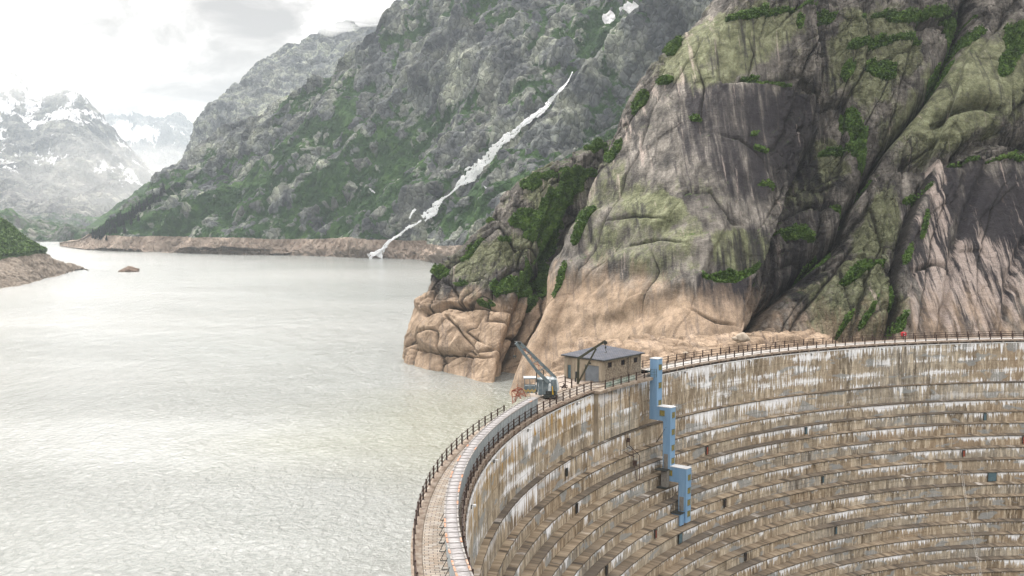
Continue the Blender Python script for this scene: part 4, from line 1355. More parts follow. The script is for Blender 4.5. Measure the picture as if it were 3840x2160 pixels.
# islet of bare rock in the lake
c = at(325 * K, 683 * K, shoreY(683))
bm = bmesh.new()
bmesh.ops.create_icosphere(bm, subdivisions=5, radius=1.0)
V = np.array([v.co[:] for v in bm.verts])
f1, f2, cd = voro(V, (.5, .5, .35), 7)
d = 1 + .28 * fbm(V, .7, 4, seed=5) + .12 * (cd - .5)
for v, k in zip(bm.verts, d):
    x, y, zz = v.co * float(k)
    v.co = (x * 6.3, y * 4.0, zz * 2.4 + (.9 * (x > -.2) * math.exp(-((x - .1) / .35) ** 2)))
me = bpy.data.meshes.new('rock_islet'); bm.to_mesh(me); bm.free()
M_islet, int_, ib = new_mat('islet_rock', (0.15, 0.1, 0.08), .9)
L(int_, ramp(int_, noise(int_, obj_coord(int_), .8, 6, .7), [(0.3, (0.075, 0.05, 0.035)), (0.7, (0.24, 0.17, 0.125))]), ib.inputs['Base Color'])
bump(int_, ib, noise(int_, obj_coord(int_), 2, 5), .8, .3)
isl = link('rock_islet', me, M_islet, smooth=True)
isl.location = c
tag(isl, 'small brown rock islet alone in the lake off the left shore', 'islet')

# ----------------------------------------------------------------- waterfall
M_fall, fnt, fb = new_mat('white_water', (0.8, 0.82, 0.84), 0.6)
L(fnt, ramp(fnt, noise(fnt, geo_pos(fnt), 0.8, 5, .7), [(0.3, (0.62, 0.66, 0.68)), (0.5, (0.93, 0.94, 0.95))]), fb.inputs['Base Color'])
bump(fnt, fb, noise(fnt, geo_pos(fnt), .7, 5, .7), .6, .6)


def water_strip(bms, pts, widths, seed=1, lift=2.6):
    """broken white water following the mountain surface"""
    P3 = [on_mountain(x, y) for x, y in pts]
    P3 = np.array(P3)
    # smooth the depth so the sheet has no spikes
    Yc = P3[:, 1].copy()
    for _ in range(6): Yc[1:-1] = (Yc[:-2] + Yc[1:-1] * 2 + Yc[2:]) / 4
    Yc = np.minimum(Yc, P3[:, 1] + 3) - 7
    base = np.array([at(x * K, y * K, Yv) for (x, y), Yv in zip(pts, Yc)])
    nn = 14 * (len(pts) - 1)
    S = catmull(base, nn)
    Wd = np.interp(np.linspace(0, 1, nn), np.linspace(0, 1, len(widths)), widths)
    rs = np.random.RandomState(seed)
    NSt = 9
    offs = np.linspace(-1, 1, NSt)
    for strand in range(NSt):
        nz1 = fbm(np.stack([np.arange(nn) * 1.0, np.full(nn, strand * 9.), np.full(nn, seed * 3.)], 1), 5., 3, seed=seed + strand)
        nz2 = fbm(np.stack([np.arange(nn) * 1.0, np.full(nn, strand * 9.), np.full(nn, seed * 5.)], 1), 3.5, 3, seed=seed + 40 + strand)
        vs, fs = [], []
        m = 4
        for i in range(nn):
            t = S[min(i + 1, nn - 1)] - S[max(i - 1, 0)]
            t /= np.linalg.norm(t) + 1e-9
            side = np.cross(t, [0, 1, 0.0]); side /= np.linalg.norm(side) + 1e-9
            wdt = max(.04, Wd[i] * (.13 + .40 * nz2[i]))
            cen = S[i] + side * (nz1[i] * Wd[i] * .55 + offs[strand] * .62 * Wd[i])
            for k in range(m):
                u = k / (m - 1) * 2 - 1
                vs.append(cen + side * u * wdt + np.array([0, -1, .35]) * (lift * .6 + .25 * (1 - u * u) + rs.rand() * .05 + .12 * strand))
        for i in range(nn - 1):
            for k in range(m - 1):
                a = i * m + k
                fs.append((a, a + 1, a + m + 1, a + m))
        bms.add(vs, fs)


wf = empty('waterfall', tuple(on_mountain(955, 650)))
tag(wf, 'white mountain torrent tumbling down the far green slope into the lake', 'waterfall')
off = np.array(wf.location)
for nm, pts, wd, sd_ in (('upper_cascade', FALL, [.5, .8, 1.2, 1.8, 1.8, 2.6, 2.2, 3.2, 3.0, 4.4, 5.2, 5.0, 5.0, 1.4], 3),
                         ('side_strand', [(1200, 430), (1190, 452), (1172, 462), (1160, 468)], [2.0, 2.2, 1.6, .8], 9),
                         ('link_cascade', [(1150, 472), (1140, 484), (1128, 494), (1112, 503)], [2.0, .9, .8, 1.6], 8),
                         ('middle_cascade', FALL2, [1.6, 3.4, 4.2, 3.6], 4),
                         ('thin_side_fall', [(1046, 528), (1036, 540), (1031, 552)], [1.2, .9, .7], 14),
                         ('lower_strand', [(1060, 556), (1048, 566), (1036, 570), (1022, 578)], [1.2, .7, 1.6, 1.6], 7),
                         ('lower_cascade', FALL3, [1.0, 1.4, 1.2, 2.2, 3.0], 5),
                         ('shore_fan', [(968, 624), (950, 636), (928, 648)], [1.0, 1.8, 2.6], 6)):
    mbw = MB()
    water_strip(mbw, pts, wd, sd_)
    mbw.v = [tuple(np.array(v) - off) for v in mbw.v]
    mbw.build(nm, M_fall, wf, smooth=True)

# ----------------------------------------------------------------- conifers on the far shore ridge
M_needle = worn('dark_needles', (0.006, 0.012, 0.007), (0.014, 0.024, 0.012), 1.2, 0.9)
M_bark = worn('bark', (0.05, 0.04, 0.03), (0.09, 0.07, 0.05), 3, 0.9)


def conifer_proto(seed):
    rs = random.Random(seed)
    root = empty('conifer')
    t = MB()
    t.tube([(0, 0, -.4), (0.03, 0.02, 2.4), (0, 0, 4.6)], [.16, .1, .02], 6)
    t.build('trunk', M_bark, root)
    c = MB()
    for i in range(260):
        h = .5 + 4.4 * (i / 260.)
        r = (1.5 * (1 - (h - .4) / 4.7) + .12) * rs.uniform(.55, 1.15)
        a = rs.uniform(0, 6.283)
        d = np.array([math.cos(a), math.sin(a), 0])
        s = np.array([-math.sin(a), math.cos(a), 0])
        o = np.array([0, 0, h])
        wv = rs.uniform(.16, .34)
        tip = o + d * r + np.array([0, 0, -.18 * r])
        mid = o + d * r * .6 + np.array([0, 0, rs.uniform(-.02, .16)])
        c.add([o, mid - s * wv, tip, mid + s * wv], [(0, 1, 2), (0, 2, 3)])
        c.add([o + [0, 0, .08], mid - [0, 0, .16], tip], [(0, 1, 2)])
    c.build('crown', M_needle, root)
    return root


protos = [conifer_proto(i) for i in range(3)]
tree_px = [(238, 588), (246, 582), (252, 577), (259, 575), (266, 568), (272, 566), (279, 560), (286, 556), (293, 553), (299, 549), (305, 546), (312, 542), (243, 596), (262, 584), (284, 570), (300, 562),
           (320, 548), (330, 540), (275, 585), (310, 560), (252, 598), (340, 536), (352, 524), (292, 582), (330, 560), (366, 512), (380, 502), (396, 492), (268, 600), (315, 582), (348, 552), (232, 596)] + [(232 + 5.2 * j + (j * 7 % 5), tbl(232 + 5.2 * j, RIDG) + 2 + (j * 13 % 22)) for j in range(36)]
used = set()
TG = 'dark conifers along the far shore ridge'
for i, (x, y) in enumerate(tree_px):
    pr = protos[i % 3]
    if pr.name in used:
        r = pr.copy(); C.objects.link(r)
        for ch in pr.children:
            d = ch.copy(); C.objects.link(d); d.parent = r
    else:
        r = pr; used.add(pr.name)
    r.location = tuple(on_mountain(x, y + 3) - np.array([0, 0, .3]))
    s = random.uniform(1.0, 1.7)
    r.scale = (s, s, s * random.uniform(.9, 1.25))
    r.rotation_euler = (0, 0, random.uniform(0, 6))
    tag(r, 'small dark conifer among the trees on the point of the far shore', 'tree', TG)

# ----------------------------------------------------------------- scrub and heather on the ledges: leaf tufts
rs = np.random.RandomState(5)
vs, fs = [], []
cnt = 0
for P2, n, veg, qx_, qy_, size in VEGPTS:
    m = (veg > .6) & (qx_ > -60) & (qx_ < 2640) & (qy_ > -60)
    ii = np.argwhere(m)
    want = 30000 if size < 2 else 6000
    if len(ii) > want: ii = ii[rs.choice(len(ii), want, replace=False)]
    p = P2[ii[:, 0], ii[:, 1]]
    nn = n[ii[:, 0], ii[:, 1]]
    k = len(p)
    for rep in range(2):
        c_ = p + nn * rs.uniform(0.0, .8, (k, 1)) * size + np.array([0, 0, 1]) * rs.uniform(0, .35, (k, 1)) * size
        a = rs.normal(size=(k, 3)); a /= np.linalg.norm(a, axis=1, keepdims=True)
        b_ = rs.normal(size=(k, 3)); b_ -= a * (a * b_).sum(1, keepdims=True); b_ /= np.linalg.norm(b_, axis=1, keepdims=True)
        s = size * rs.uniform(.12, .42, (k, 1))
        vs.append(np.stack([c_ - a * s, c_ - b_ * s * .6, c_ + a * s, c_ + b_ * s * .6], 1).reshape(-1, 3))
        fs.append(np.arange(k * 4).reshape(-1, 4) + cnt)
        cnt += k * 4
V = np.concatenate(vs); Fc = np.concatenate(fs)
me = bpy.data.meshes.new('scrub')
me.vertices.add(len(V)); me.vertices.foreach_set('co', V.reshape(-1).astype(np.float32))
me.loops.add(len(Fc) * 4); me.loops.foreach_set('vertex_index', Fc.reshape(-1).astype(np.int32))
me.polygons.add(len(Fc)); me.polygons.foreach_set('loop_start', np.arange(0, len(Fc) * 4, 4, dtype=np.int32))
me.update(calc_edges=True)
tag(link('scrub', me, M_leaf), 'dark green heather and scrub growing on the rock ledges', 'scrub', kind='stuff')

# ----------------------------------------------------------------- the dam
A0, A1 = 1.32, 3.56                       # right end ... left end (angle round the arch centre)
NA = 1500
AA = np.linspace(A0, A1, NA)
W_ = np.array([.8, .85, .95, 1.1, 1.2, 1.3, 1.35] + [1.4] * 15) * .8
TT = 0.3 + np.cumsum(W_)                  # outer edge of each ledge, metres in from the rail circle
ZZ = np.array([-6.98, -9.77, -11.63, -13.34, -15.17, -16.93, -18.62, -20.4, -22.11, -23.81, -25.47, -27.19, -28.86, -30.43, -32.09, -33.65, -35.2, -36.8, -38.4, -40.0, -41.6, -43.2])
NL = len(ZZ)


def zk(k, a):
    return ZZ[k] * (1 - (0.047 + 0.0035 * max(k - 3, 0)) * (a - 1.6755) / 0.612)


def pol(a, t, z):
    """point at angle a, t metres inside the rail circle"""
    return np.array([CX + (RR - t) * math.cos(a), CY + (RR - t) * math.sin(a), z])


def axes(a):
    """radial (towards the valley side), tangent (towards the left end), up"""
    return np.array([-math.cos(a), -math.sin(a), 0]), np.array([-math.sin(a), math.cos(a), 0]), np.array([0, 0, 1.0])


def ang_at(px, py, z=0.0):
    g_ = ground(px, py, z)
    return math.atan2(g_[1] - CY, g_[0] - CX) % (2 * math.pi)


def arc_sheet(name, rows, mats, parent, aa=None, mat_of=None, uvs=None, attrs=None, smooth=False):
    """rows: list of (t array, z array, run v, stepf, stepid); strips between consecutive rows"""
    aa = AA if aa is None else aa
    na = len(aa)
    V = []
    for r in rows:
        t = np.broadcast_to(r[0], aa.shape); z = np.broadcast_to(r[1], aa.shape)
        V.append(np.stack([CX + (RR - t) * np.cos(aa), CY + (RR - t) * np.sin(aa), z], 1))
    V = np.array(V)
    nr = len(rows)
    me = bpy.data.meshes.new(name)
    me.vertices.add(nr * na)
    me.vertices.foreach_set('co', V.reshape(-1).astype(np.float32))
    idx = np.arange(nr * na).reshape(nr, na)
    quads, mi, uv1, uv2, at1 = [], [], [], [], []
    S = (aa * RR)
    for i in range(nr - 1):
        if mat_of and mat_of[i] is None: continue
        q = np.stack([idx[i, :-1], idx[i, 1:], idx[i + 1, 1:], idx[i + 1, :-1]], -1)
        quads.append(q)
        mi.append(np.full(na - 1, mat_of[i] if mat_of else 0))
        v0 = np.broadcast_to(rows[i][2], aa.shape); v1 = np.broadcast_to(rows[i + 1][2], aa.shape)
        uv1.append(np.stack([np.stack([S[:-1], v0[:-1]], -1), np.stack([S[1:], v0[1:]], -1), np.stack([S[1:], v1[1:]], -1), np.stack([S[:-1], v1[:-1]], -1)], 1))
        f0, f1_, sid = (rows[i][3], rows[i][4], rows[i][5]) if len(rows[i]) > 5 else (0, 1, 0)
        o = np.ones(na - 1)
        uv2.append(np.stack([np.stack([f0 * o, sid * o], -1), np.stack([f0 * o, sid * o], -1), np.stack([f1_ * o, sid * o], -1), np.stack([f1_ * o, sid * o], -1)], 1))
    Q = np.concatenate(quads)
    nf = len(Q)
    me.loops.add(nf * 4)
    me.loops.foreach_set('vertex_index', Q.reshape(-1).astype(np.int32))
    me.polygons.add(nf)
    me.polygons.foreach_set('loop_start', np.arange(0, nf * 4, 4, dtype=np.int32))
    me.polygons.foreach_set('material_index', np.concatenate(mi).astype(np.int32))
    me.update(calc_edges=True)
    l1 = me.uv_layers.new(name='run'); l1.data.foreach_set('uv', np.concatenate(uv1).reshape(-1).astype(np.float32))
    l2 = me.uv_layers.new(name='step'); l2.data.foreach_set('uv', np.concatenate(uv2).reshape(-1).astype(np.float32))
    for k, v in (attrs or {}).items():
        at_ = me.attributes.new(k, 'FLOAT', 'POINT')
        at_.data.foreach_set('value', np.asarray(v).reshape(-1).astype(np.float32))
    if smooth: me.polygons.foreach_set('use_smooth', [True] * nf)
    for m in mats: me.materials.append(m)
    o = bpy.data.objects.new(name, me)
    C.objects.link(o)
    if parent is not None: o.parent = parent
    return o


dam = empty('dam', (0, 0, 0))
tag(dam, 'tall curved concrete dam with a stained stepped valley face', 'dam')

# stepped valley face: rows from the rim downwards, each ledge edge slightly worn
M_lip = slab_material('ledge_lip', (0.03, 0.025, 0.02), (0.085, 0.068, 0.05), (0.20, 0.16, 0.12), 1.6, (1.5, 1, 1))  # dark colour paints the shadow line under each ledge edge
rows, mo = [], []
one = np.ones(NA)
edge = lambda seed, amp, sc_=.7: amp * fbm(np.stack([AA * RR, 0 * AA, 0 * AA + seed], 1), sc_, 3, seed=seed)
attr_rows = {'ochre': [], 'limefall': [], 'tall': []}
och_a = sstep(2.58, 2.66, AA) * sstep(3.3, 3.05, AA) * .95 + .12 * sstep(3.0, 3.2, AA)


def add_row(t, z, f0, f1_, sid, och, lf, tall):
    rows.append((t, z, z, f0, f1_, sid))
    attr_rows['ochre'].append(och * one); attr_rows['limefall'].append(lf * one); attr_rows['tall'].append(tall * one)


zt = -0.5
add_row(0.26 * one, zt * one, 0, .5, 0, och_a, 2.2, 1)
zb0 = zk(0, AA)
mo.append(0)
add_row(0.29 * one, (zt + zb0) / 2, .5, 1, 0, och_a, 2.2, 1)
prev_z = zb0 + .03
add_row(0.32 * one, prev_z, 0, .5, 0, och_a, 2.2, 1)
mo.append(0)
for k in range(NL):
    e = edge(300 + k, .05)
    zo = zk(k, AA) + edge(400 + k, .03)
    # the row where the riser meets the tread is duplicated so that each strip keeps its own step values
    rows[-1] = rows[-1][:3] + (0, 0, 0)
    add_row(rows[-1][0], prev_z, 0.0, .85, k, 0, 0, 0); mo.append(None)
    add_row(TT[k] - .07 + e, zo + .0, .85, 1, k, 0, 0, 0); mo.append(1)
    add_row(TT[k] + e, zo - .05, 0, .12, k + 1, 0, 1.6, 0); mo.append(1)
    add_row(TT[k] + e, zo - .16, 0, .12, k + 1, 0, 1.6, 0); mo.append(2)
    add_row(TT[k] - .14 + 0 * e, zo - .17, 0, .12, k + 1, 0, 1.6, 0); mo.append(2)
    if k == NL - 1: break
    zn = zk(k + 1, AA)
    add_row(TT[k] - .14 + 0 * e, zo - .17, 0, .5, k + 1, 0, 1.15 + .5 * (k % 3 == 1), .4 if k == 0 else 0); mo.append(None)
    add_row(TT[k] - .12 + 0 * e, (zo + zn) / 2, .5, 1, k + 1, 0, 1.15 + .5 * (k % 3 == 1), .4 if k == 0 else 0); mo.append(0)
    prev_z = zn + .05
    add_row(TT[k] - .11 + 0 * e, prev_z, 0, 1, k + 1, 0, 1.15 + .5 * (k % 3 == 1), .4 if k == 0 else 0); mo.append(0)
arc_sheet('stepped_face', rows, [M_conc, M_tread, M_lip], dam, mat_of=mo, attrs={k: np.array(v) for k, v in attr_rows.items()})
# crest: upstream wall, kerb, deck, downstream kerb, recessed edge and rim
aL = AA[AA > 2.44]; aR = AA[AA < 2.47]
UP = -3.3
arc_sheet('upstream_wall', [(UP, -16.0, -16.0), (UP, -.02, 0.)], [M_kerb], dam)
arc_sheet('crest_paving', [(-2.62, 0.0, 2.6), (-.18, 0.0, .15)], [M_deck], dam, aa=aL)
arc_sheet('crest_pavement', [(-2.62, 0.0, 2.6), (-.18, 0.0, .15)], [M_pave], dam, aa=aR)
arc_sheet('upstream_kerb', [(UP - .05, -.12, 3.5), (UP - .05, .06, 3.4), (-2.66, .06, 2.7), (-2.64, -.01, 2.6)], [M_kerb], dam)
arc_sheet('downstream_kerb', [(-.2, -.01, .2), (-.2, .07, .2), (.09, .07, -.1), (.10, -.20, -.3)], [M_kerb], dam)
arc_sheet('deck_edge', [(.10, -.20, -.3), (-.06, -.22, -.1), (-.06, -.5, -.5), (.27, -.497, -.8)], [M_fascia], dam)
arc_sheet('rim', [(.18, -.50, .2), (.18, -.455, .2), (.33, -.455, .4), (.33, -.56, .5)], [M_cable], dam)

# cast blocks under the rail posts on the valley side
PSP = 2.0 / RR                              # post spacing as an angle
a_post = 3.094


def add_blocks():
    mbb = MB()
    for k in range(-9, 22):
        a = a_post - k * PSP
        for da, wd in ((0, .5), (-.5 * PSP, 1.05)):
            r_, t_, u_ = axes(a + da)
            mbb.box(pol(a + da, .11 if da == 0 else .06, -.19), (.22 if da == 0 else .18, wd, .36), (r_, t_, u_))
    for k in range(16, 24):                 # sleepers sticking out beside the crane
        for s in range(3):
            a = a_post - (k + s / 3.) * PSP
            r_, t_, u_ = axes(a)
            mbb.box(pol(a, .26, -.05), (.62, .34, .12), (r_, t_, u_))
    for k in range(33, 90):
        a = a_post - (k - .0) * PSP + .0
        r_, t_, u_ = axes(a)
        mbb.box(pol(a, .08, -.28), (.22, .22, .26), (r_, t_, u_))
    ob = mbb.build('edge_block', worn('rusty_edge_block', (0.13, 0.085, 0.06), (0.24, 0.20, 0.16), 1.5, .9), dam)
    ob['kind'] = 'stuff'
    return ob


add_blocks()
# pier and platform beside the hut
pa = np.linspace(2.488, 2.622, 60)
arc_sheet('pier', [(.2, -.45, -.45), (.85, -.45, -.45), (.85, -3.4, -3.4, 0, 1, 3), (.85, -6.35, -6.35)], [M_conc], dam, aa=np.linspace(2.505, 2.618, 60),
          attrs={'ochre': np.zeros((4, 60)), 'limefall': np.full((4, 60), 2.6), 'tall': np.full((4, 60), .5)})
for a_ in (2.505, 2.618):
    mbq = MB()
    mbq.add([pol(a_, .2, -.45), pol(a_, .85, -.45), pol(a_, .85, -6.6), pol(a_, .2, -6.6)], [(0, 1, 2, 3)])
    mbq.build('pier_end', M_plaster, dam)
mbp = MB()
for i in range(len(pa) - 1):
    a, b = pa[i], pa[i + 1]
    ta, tb = np.interp(a, [2.488, 2.622], [2.0, 1.25]), np.interp(b, [2.488, 2.622], [2.0, 1.25])
    q = [pol(a, -.1, -.004), pol(a, ta, -.004), pol(b, tb, -.004), pol(b, -.1, -.004), pol(a, -.1, -.34), pol(a, ta, -.34), pol(b, tb, -.34), pol(b, -.1, -.34)]
    mbp.add(q, [(0, 1, 2, 3), (4, 7, 6, 5), (1, 5, 6, 2)] + ([(0, 4, 5, 1)] if i == 0 else []) + ([(3, 2, 6, 7)] if i == len(pa) - 2 else []))
mbp.build('platform', worn('platform_slab', (0.20, 0.15, 0.11), (0.32, 0.28, 0.23), 1.2, .9), dam)
# joint grooves and fixings on the pier
for a in (2.6, 2.581, 2.556, 2.53):
    mbj = MB()
    mbj.bar(pol(a, .86, -.5), pol(a, .86, -6.3), .07, .05)
    mbj.build('joint_strip', M_dark, dam)

# upstream widening under hut and crane
mbw = MB()
for i, (a0, a1, t) in enumerate(((2.70, 2.425, -8.6),)):
    n_ = 24
    for j in range(n_):
        a = a0 + (a1 - a0) * j / n_; b = a0 + (a1 - a0) * (j + 1) / n_
        ta_, tb_ = (float(np.interp(q_, [2.42, 2.46, 2.60, 2.66, 2.70], [-6.5, t, t, -6.2, -4.0])) for q_ in (a, b))
        q = [pol(a, UP + .04, -.03), pol(a, ta_, -.03), pol(b, tb_, -.03), pol(b, UP + .04, -.03), pol(a, ta_, -17), pol(b, tb_, -17), pol(a, UP, -17), pol(b, UP, -17)]
        mbw.add(q, [(0, 3, 2, 1), (1, 2, 5, 4)] + ([(0, 1, 4, 6)] if j == 0 else []) + ([(3, 7, 5, 2)] if j == n_ - 1 else []))
mbw.build('upstream_platform', worn('platform_paving', (0.34, 0.29, 0.25), (0.24, 0.20, 0.17), .8, .9), dam)

# ----------------------------------------------------------------- covered duct on the crest
duct = empty('covered_duct', tuple(pol(3.0, -.75, 0)))
tag(duct, 'long low duct of pale metal panels with a boarded top curving along the crest', 'duct')
doff = np.array(duct.location)
da = np.linspace(2.772, 3.56, 79)


def child_box(name, verts, faces, mat, parent, off):
    b_ = MB(); b_.add([np.array(v) - off for v in verts], faces)
    return b_.build(name, mat, parent)


HD = 1.5
for side, t in (('in', -.37), ('out', -1.13)):
    for i in range(len(da) - 1):
        a, b = da[i] + .0006, da[i + 1] - .0006
        v = [pol(a, t, .05), pol(b, t, .05), pol(b, t, HD), pol(a, t, HD), pol(a, t - .04, .05), pol(b, t - .04, .05), pol(b, t - .04, HD), pol(a, t - .04, HD)]
        if side == 'out' and i < 45: continue      # hidden far part of the outer side is one sheet
        child_box('side_panel', v, [(0, 1, 2, 3), (7, 6, 5, 4), (0, 3, 7, 4), (1, 5, 6, 2), (3, 2, 6, 7)], M_steel, duct, doff) if side == 'in' and i < 60 else None
    if side == 'in':
        o_ = arc_sheet('near_side_panel', [(t, .05, 0), (t, HD, 1.5)], [M_steel], duct, aa=np.linspace(da[60], 3.56, 40)); o_.location = tuple(-doff)
    else:
        o_ = arc_sheet('outer_side_sheet', [(t, .05, 0), (t, HD, 1.5)], [M_steel], duct, aa=np.linspace(2.772, 3.56, 160)); o_.location = tuple(-doff)
o_ = arc_sheet('boarded_top', [(-.30, HD - .03, 0), (-.30, HD + .03, 0), (-.75, HD + .07, .5), (-1.2, HD + .03, 1.0), (-1.2, HD - .03, 1.0)], [M_timber], duct, aa=np.linspace(2.772, 3.56, 300))
o_.location = tuple(-doff)
child_box('end_wall', [pol(2.7725, -.37, .05), pol(2.7725, -1.13, .05), pol(2.7725, -1.13, HD), pol(2.7725, -.37, HD)], [(0, 1, 2, 3)], M_steel, duct, doff)
M_orange = worn('orange_edge_board', (0.42, 0.16, 0.07), (0.34, 0.27, 0.22), 3, .8)
M_edgeb = worn('grey_edge_board', (0.17, 0.155, 0.145), (0.28, 0.27, 0.26), 3, .8)
rnd = random.Random(4)
rest = MB()
battens = MB()
n_board = 0
for i in range(len(da) - 1):
    battens.bar(pol(da[i], -.3, HD + .085) - doff, pol(da[i], -1.2, HD + .085) - doff, .03, .03)
    for t in (-.33, -1.17):
        a, b = da[i] + .0012, da[i + 1] - .0012
        orange = rnd.random() < (.24 if da[i] > 3.02 else .07)
        p0, p1 = pol(a, t, HD + .07) - doff, pol(b, t, HD + .07) - doff
        if orange:
            q = MB(); q.bar(p0, p1, .11, .05)
            q.build('orange_edge_board', M_orange, duct)
        elif i > 20 and n_board < 95:
            q = MB(); q.bar(p0, p1, .11, .05); n_board += 1
            q.build('edge_board', M_edgeb, duct)
        else:
            rest.bar(p0, p1, .11, .05)
rest.build('edge_board', M_edgeb, duct)['kind'] = 'stuff'
battens.build('roof_batten', M_edgeb, duct)['kind'] = 'stuff'
for k in range(16):                        # stays standing on the walkway beside the duct
    a = 3.17 + k * .0165
    br = MB()
    br.bar(pol(a, -1.17, .03) - doff, pol(a, -1.55, .03) - doff, .035)
    br.bar(pol(a, -1.55, .03) - doff, pol(a, -1.17, .75) - doff, .035)
    br.build('stay', M_dark, duct)

# ----------------------------------------------------------------- railings
def railing(label, angs, t, closed=True, h=1.03, group=None, tilt=None):
    root = empty('railing', tuple(pol(angs[0], t if np.isscalar(t) else t[0], 0)))
    tag(root, label, 'railing', group)
    off = np.array(root.location)
    ts = [t] * len(angs) if np.isscalar(t) else t
    post = None
    for a, tt in zip(angs, ts):
        r_, t_, u_ = axes(a)
        b_ = MB()
        b_.box(np.array([0, 0, h / 2]), (.12, .12, h), (r_, t_, u_))
        b_.box(np.array([0, 0, .05]), (.17, .17, .05), (r_, t_, u_))
        b_.box(np.array([0, 0, h + .02]), (.11, .11, .05), (r_, t_, u_))
        if post is None:
            post = b_.build('post', M_post, root)
            p_ = post
        else:
            p_ = post.copy(); C.objects.link(p_); p_.parent = root
            p_.rotation_euler = (0, 0, a - angs[0])
        p_.location = tuple(pol(a, tt, .0) - off)
    for z in (h - .06, h * .62, h * .28):
        b_ = MB()
        fine = []
        for i in range(len(angs) - 1):
            for q in (0, .5):
                fine.append(pol(angs[i] + (angs[i + 1] - angs[i]) * q, ts[i] + (ts[i + 1] - ts[i]) * q, z) - off)
        fine.append(pol(angs[-1], ts[-1], z) - off)
        b_.tube(fine, .032, 5)
        b_.build('rail', M_post, root)
    return root


RG_ = 'dark iron railings along the crest'
railing('dark iron railing on the valley edge of the crest left of the hut platform', [a_post - k * PSP for k in range(-10, 24)], 0.0, group=RG_)
railing('dark iron railing on the valley edge of the crest right of the blue stair tower', [a_post - (22 + 10.858 + k) * PSP for k in range(-1, 49)], 0.0, group=RG_)
railing('dark iron railing on the lake edge of the crest left of the crane', [3.0802 + k * PSP * .97 for k in range(-14, 24)], -3.15, group=RG_)
railing('dark iron railing on the lake edge of the crest right of the hut', [2.4288 - k * PSP * .985 for k in range(-2, 52)], -3.15, group=RG_)
railing('dark iron railing round the small platform beside the hut', [2.6216, 2.6029, 2.5831, 2.5621, 2.5424, 2.5223, 2.5006], [.05, 1.06, 1.19, 1.26, 1.36, 1.40, 1.38], group=RG_)
railing('dark iron railing on the lake side between the crane and the hut', [2.675, 2.655, 2.635, 2.615], [-4.6, -4.7, -4.8, -5.0], group=RG_)

# ----------------------------------------------------------------- the hut
hut = empty('hut', (11.35, 125.5, 0), 0)
tag(hut, 'small flat-roofed stone hut with a garage door standing on the dam crest', 'hut')
HT = np.array([0.655, 0.756, 0]); HT /= np.linalg.norm(HT)
HN = np.array([-HT[1], HT[0], 0])            # towards the lake
HU = np.array([0, 0, 1.0])
HLn, HWd, HH = 8.3, 6.0, 2.72


def hp(s, n_, z):
    return HT * s + HN * n_ + HU * z


b_ = MB()
# long wall facing the valley, with three window openings; built as boxes between the openings
wins = [(1.05, .85), (3.9, .85), (6.75, .85)]
zs0, zs1 = 1.72, 2.40
xsw = [0.0]
for s0, wd in wins: xsw += [s0, s0 + wd]
xsw.append(HLn)
ax3 = (HT, HN, HU)
b_.box(hp(HLn / 2, .15, zs0 / 2), (HLn, .3, zs0), ax3)
b_.box(hp(HLn / 2, .15, (zs1 + HH) / 2), (HLn, .3, HH - zs1), ax3)
for i in range(0, len(xsw), 2):
    b_.box(hp((xsw[i] + xsw[i + 1]) / 2, .15, (zs0 + zs1) / 2), (xsw[i + 1] - xsw[i], .3, zs1 - zs0), ax3)
b_.box(hp(HLn / 2, HWd - .15, HH / 2), (HLn, .3, HH), ax3)
b_.box(hp(HLn - .15, HWd / 2, HH / 2), (.3, HWd - .6, HH), ax3)
b_.build('stone_wall', M_stone, hut)
b_ = MB()
# front wall with garage opening (near the valley corner) and a narrow door
gx0, gx1, gz = .55, 2.75, 2.05
dx0, dx1, dz = 4.95, 5.5, 1.75
segs = [(.0, gx0, 0, HH), (gx0, gx1, gz, HH), (gx1, dx0, 0, HH), (dx0, dx1, dz, HH), (dx1, HWd, 0, HH)]
for n0, n1, z0, z1 in segs:
    b_.box(hp(-.02, (n0 + n1) / 2, (z0 + z1) / 2), (.3, n1 - n0, z1 - z0), ax3)
b_.build('front_wall', M_plaster, hut)
b_ = MB()
for s in (0.08, 2.85, 5.9, HLn - .06):
    b_.box(hp(s, -.03, HH / 2), (.13 if 1 < s < 7 else .26, .08, HH), ax3)
b_.box(hp(HLn / 2, -.02, HH - .09), (HLn + .1, .07, .16), ax3)
b_.build('corner_strip', M_plaster, hut)
b_ = MB(); b_.box(hp(.02, (gx0 + gx1) / 2, gz / 2), (.08, gx1 - gx0, gz), ax3)
for i in range(9): b_.box(hp(-.03, (gx0 + gx1) / 2, .12 + i * .23), (.02, gx1 - gx0 - .06, .03), ax3)
b_.build('garage_door', M_door, hut)
b_ = MB(); b_.box(hp(.02, (dx0 + dx1) / 2, dz / 2), (.08, dx1 - dx0, dz), ax3)
dr = b_.build('door', M_teal, hut)
b_ = MB(); b_.box(hp(-.05, dx0 + .1, dz * .5), (.06, .04, .12), ax3); b_.build('handle', M_dark, dr)
for s0, wd in wins:
    b_ = MB(); b_.box(hp(s0 + wd / 2, .14, (zs0 + zs1) / 2), (wd, .03, zs1 - zs0), ax3)
    wn = b_.build('window', M_glassdark, hut)
    b_ = MB()
    for q in (s0 + .04, s0 + wd / 2, s0 + wd - .04): b_.box(hp(q, .10, (zs0 + zs1) / 2), (.045, .04, zs1 - zs0), ax3)
    for q in (zs0 + .03, zs1 - .03): b_.box(hp(s0 + wd / 2, .10, q), (wd, .038, .045), ax3)
    b_.build('frame', M_post, wn)
    b_ = MB(); b_.box(hp(s0 + wd / 2, -.05, zs0 - .05), (wd + .22, .16, .07), ax3)
    b_.build('sill', M_plaster, wn)
b_ = MB()
ov = .38
z_f, z_b = HH + .04, HH + .48
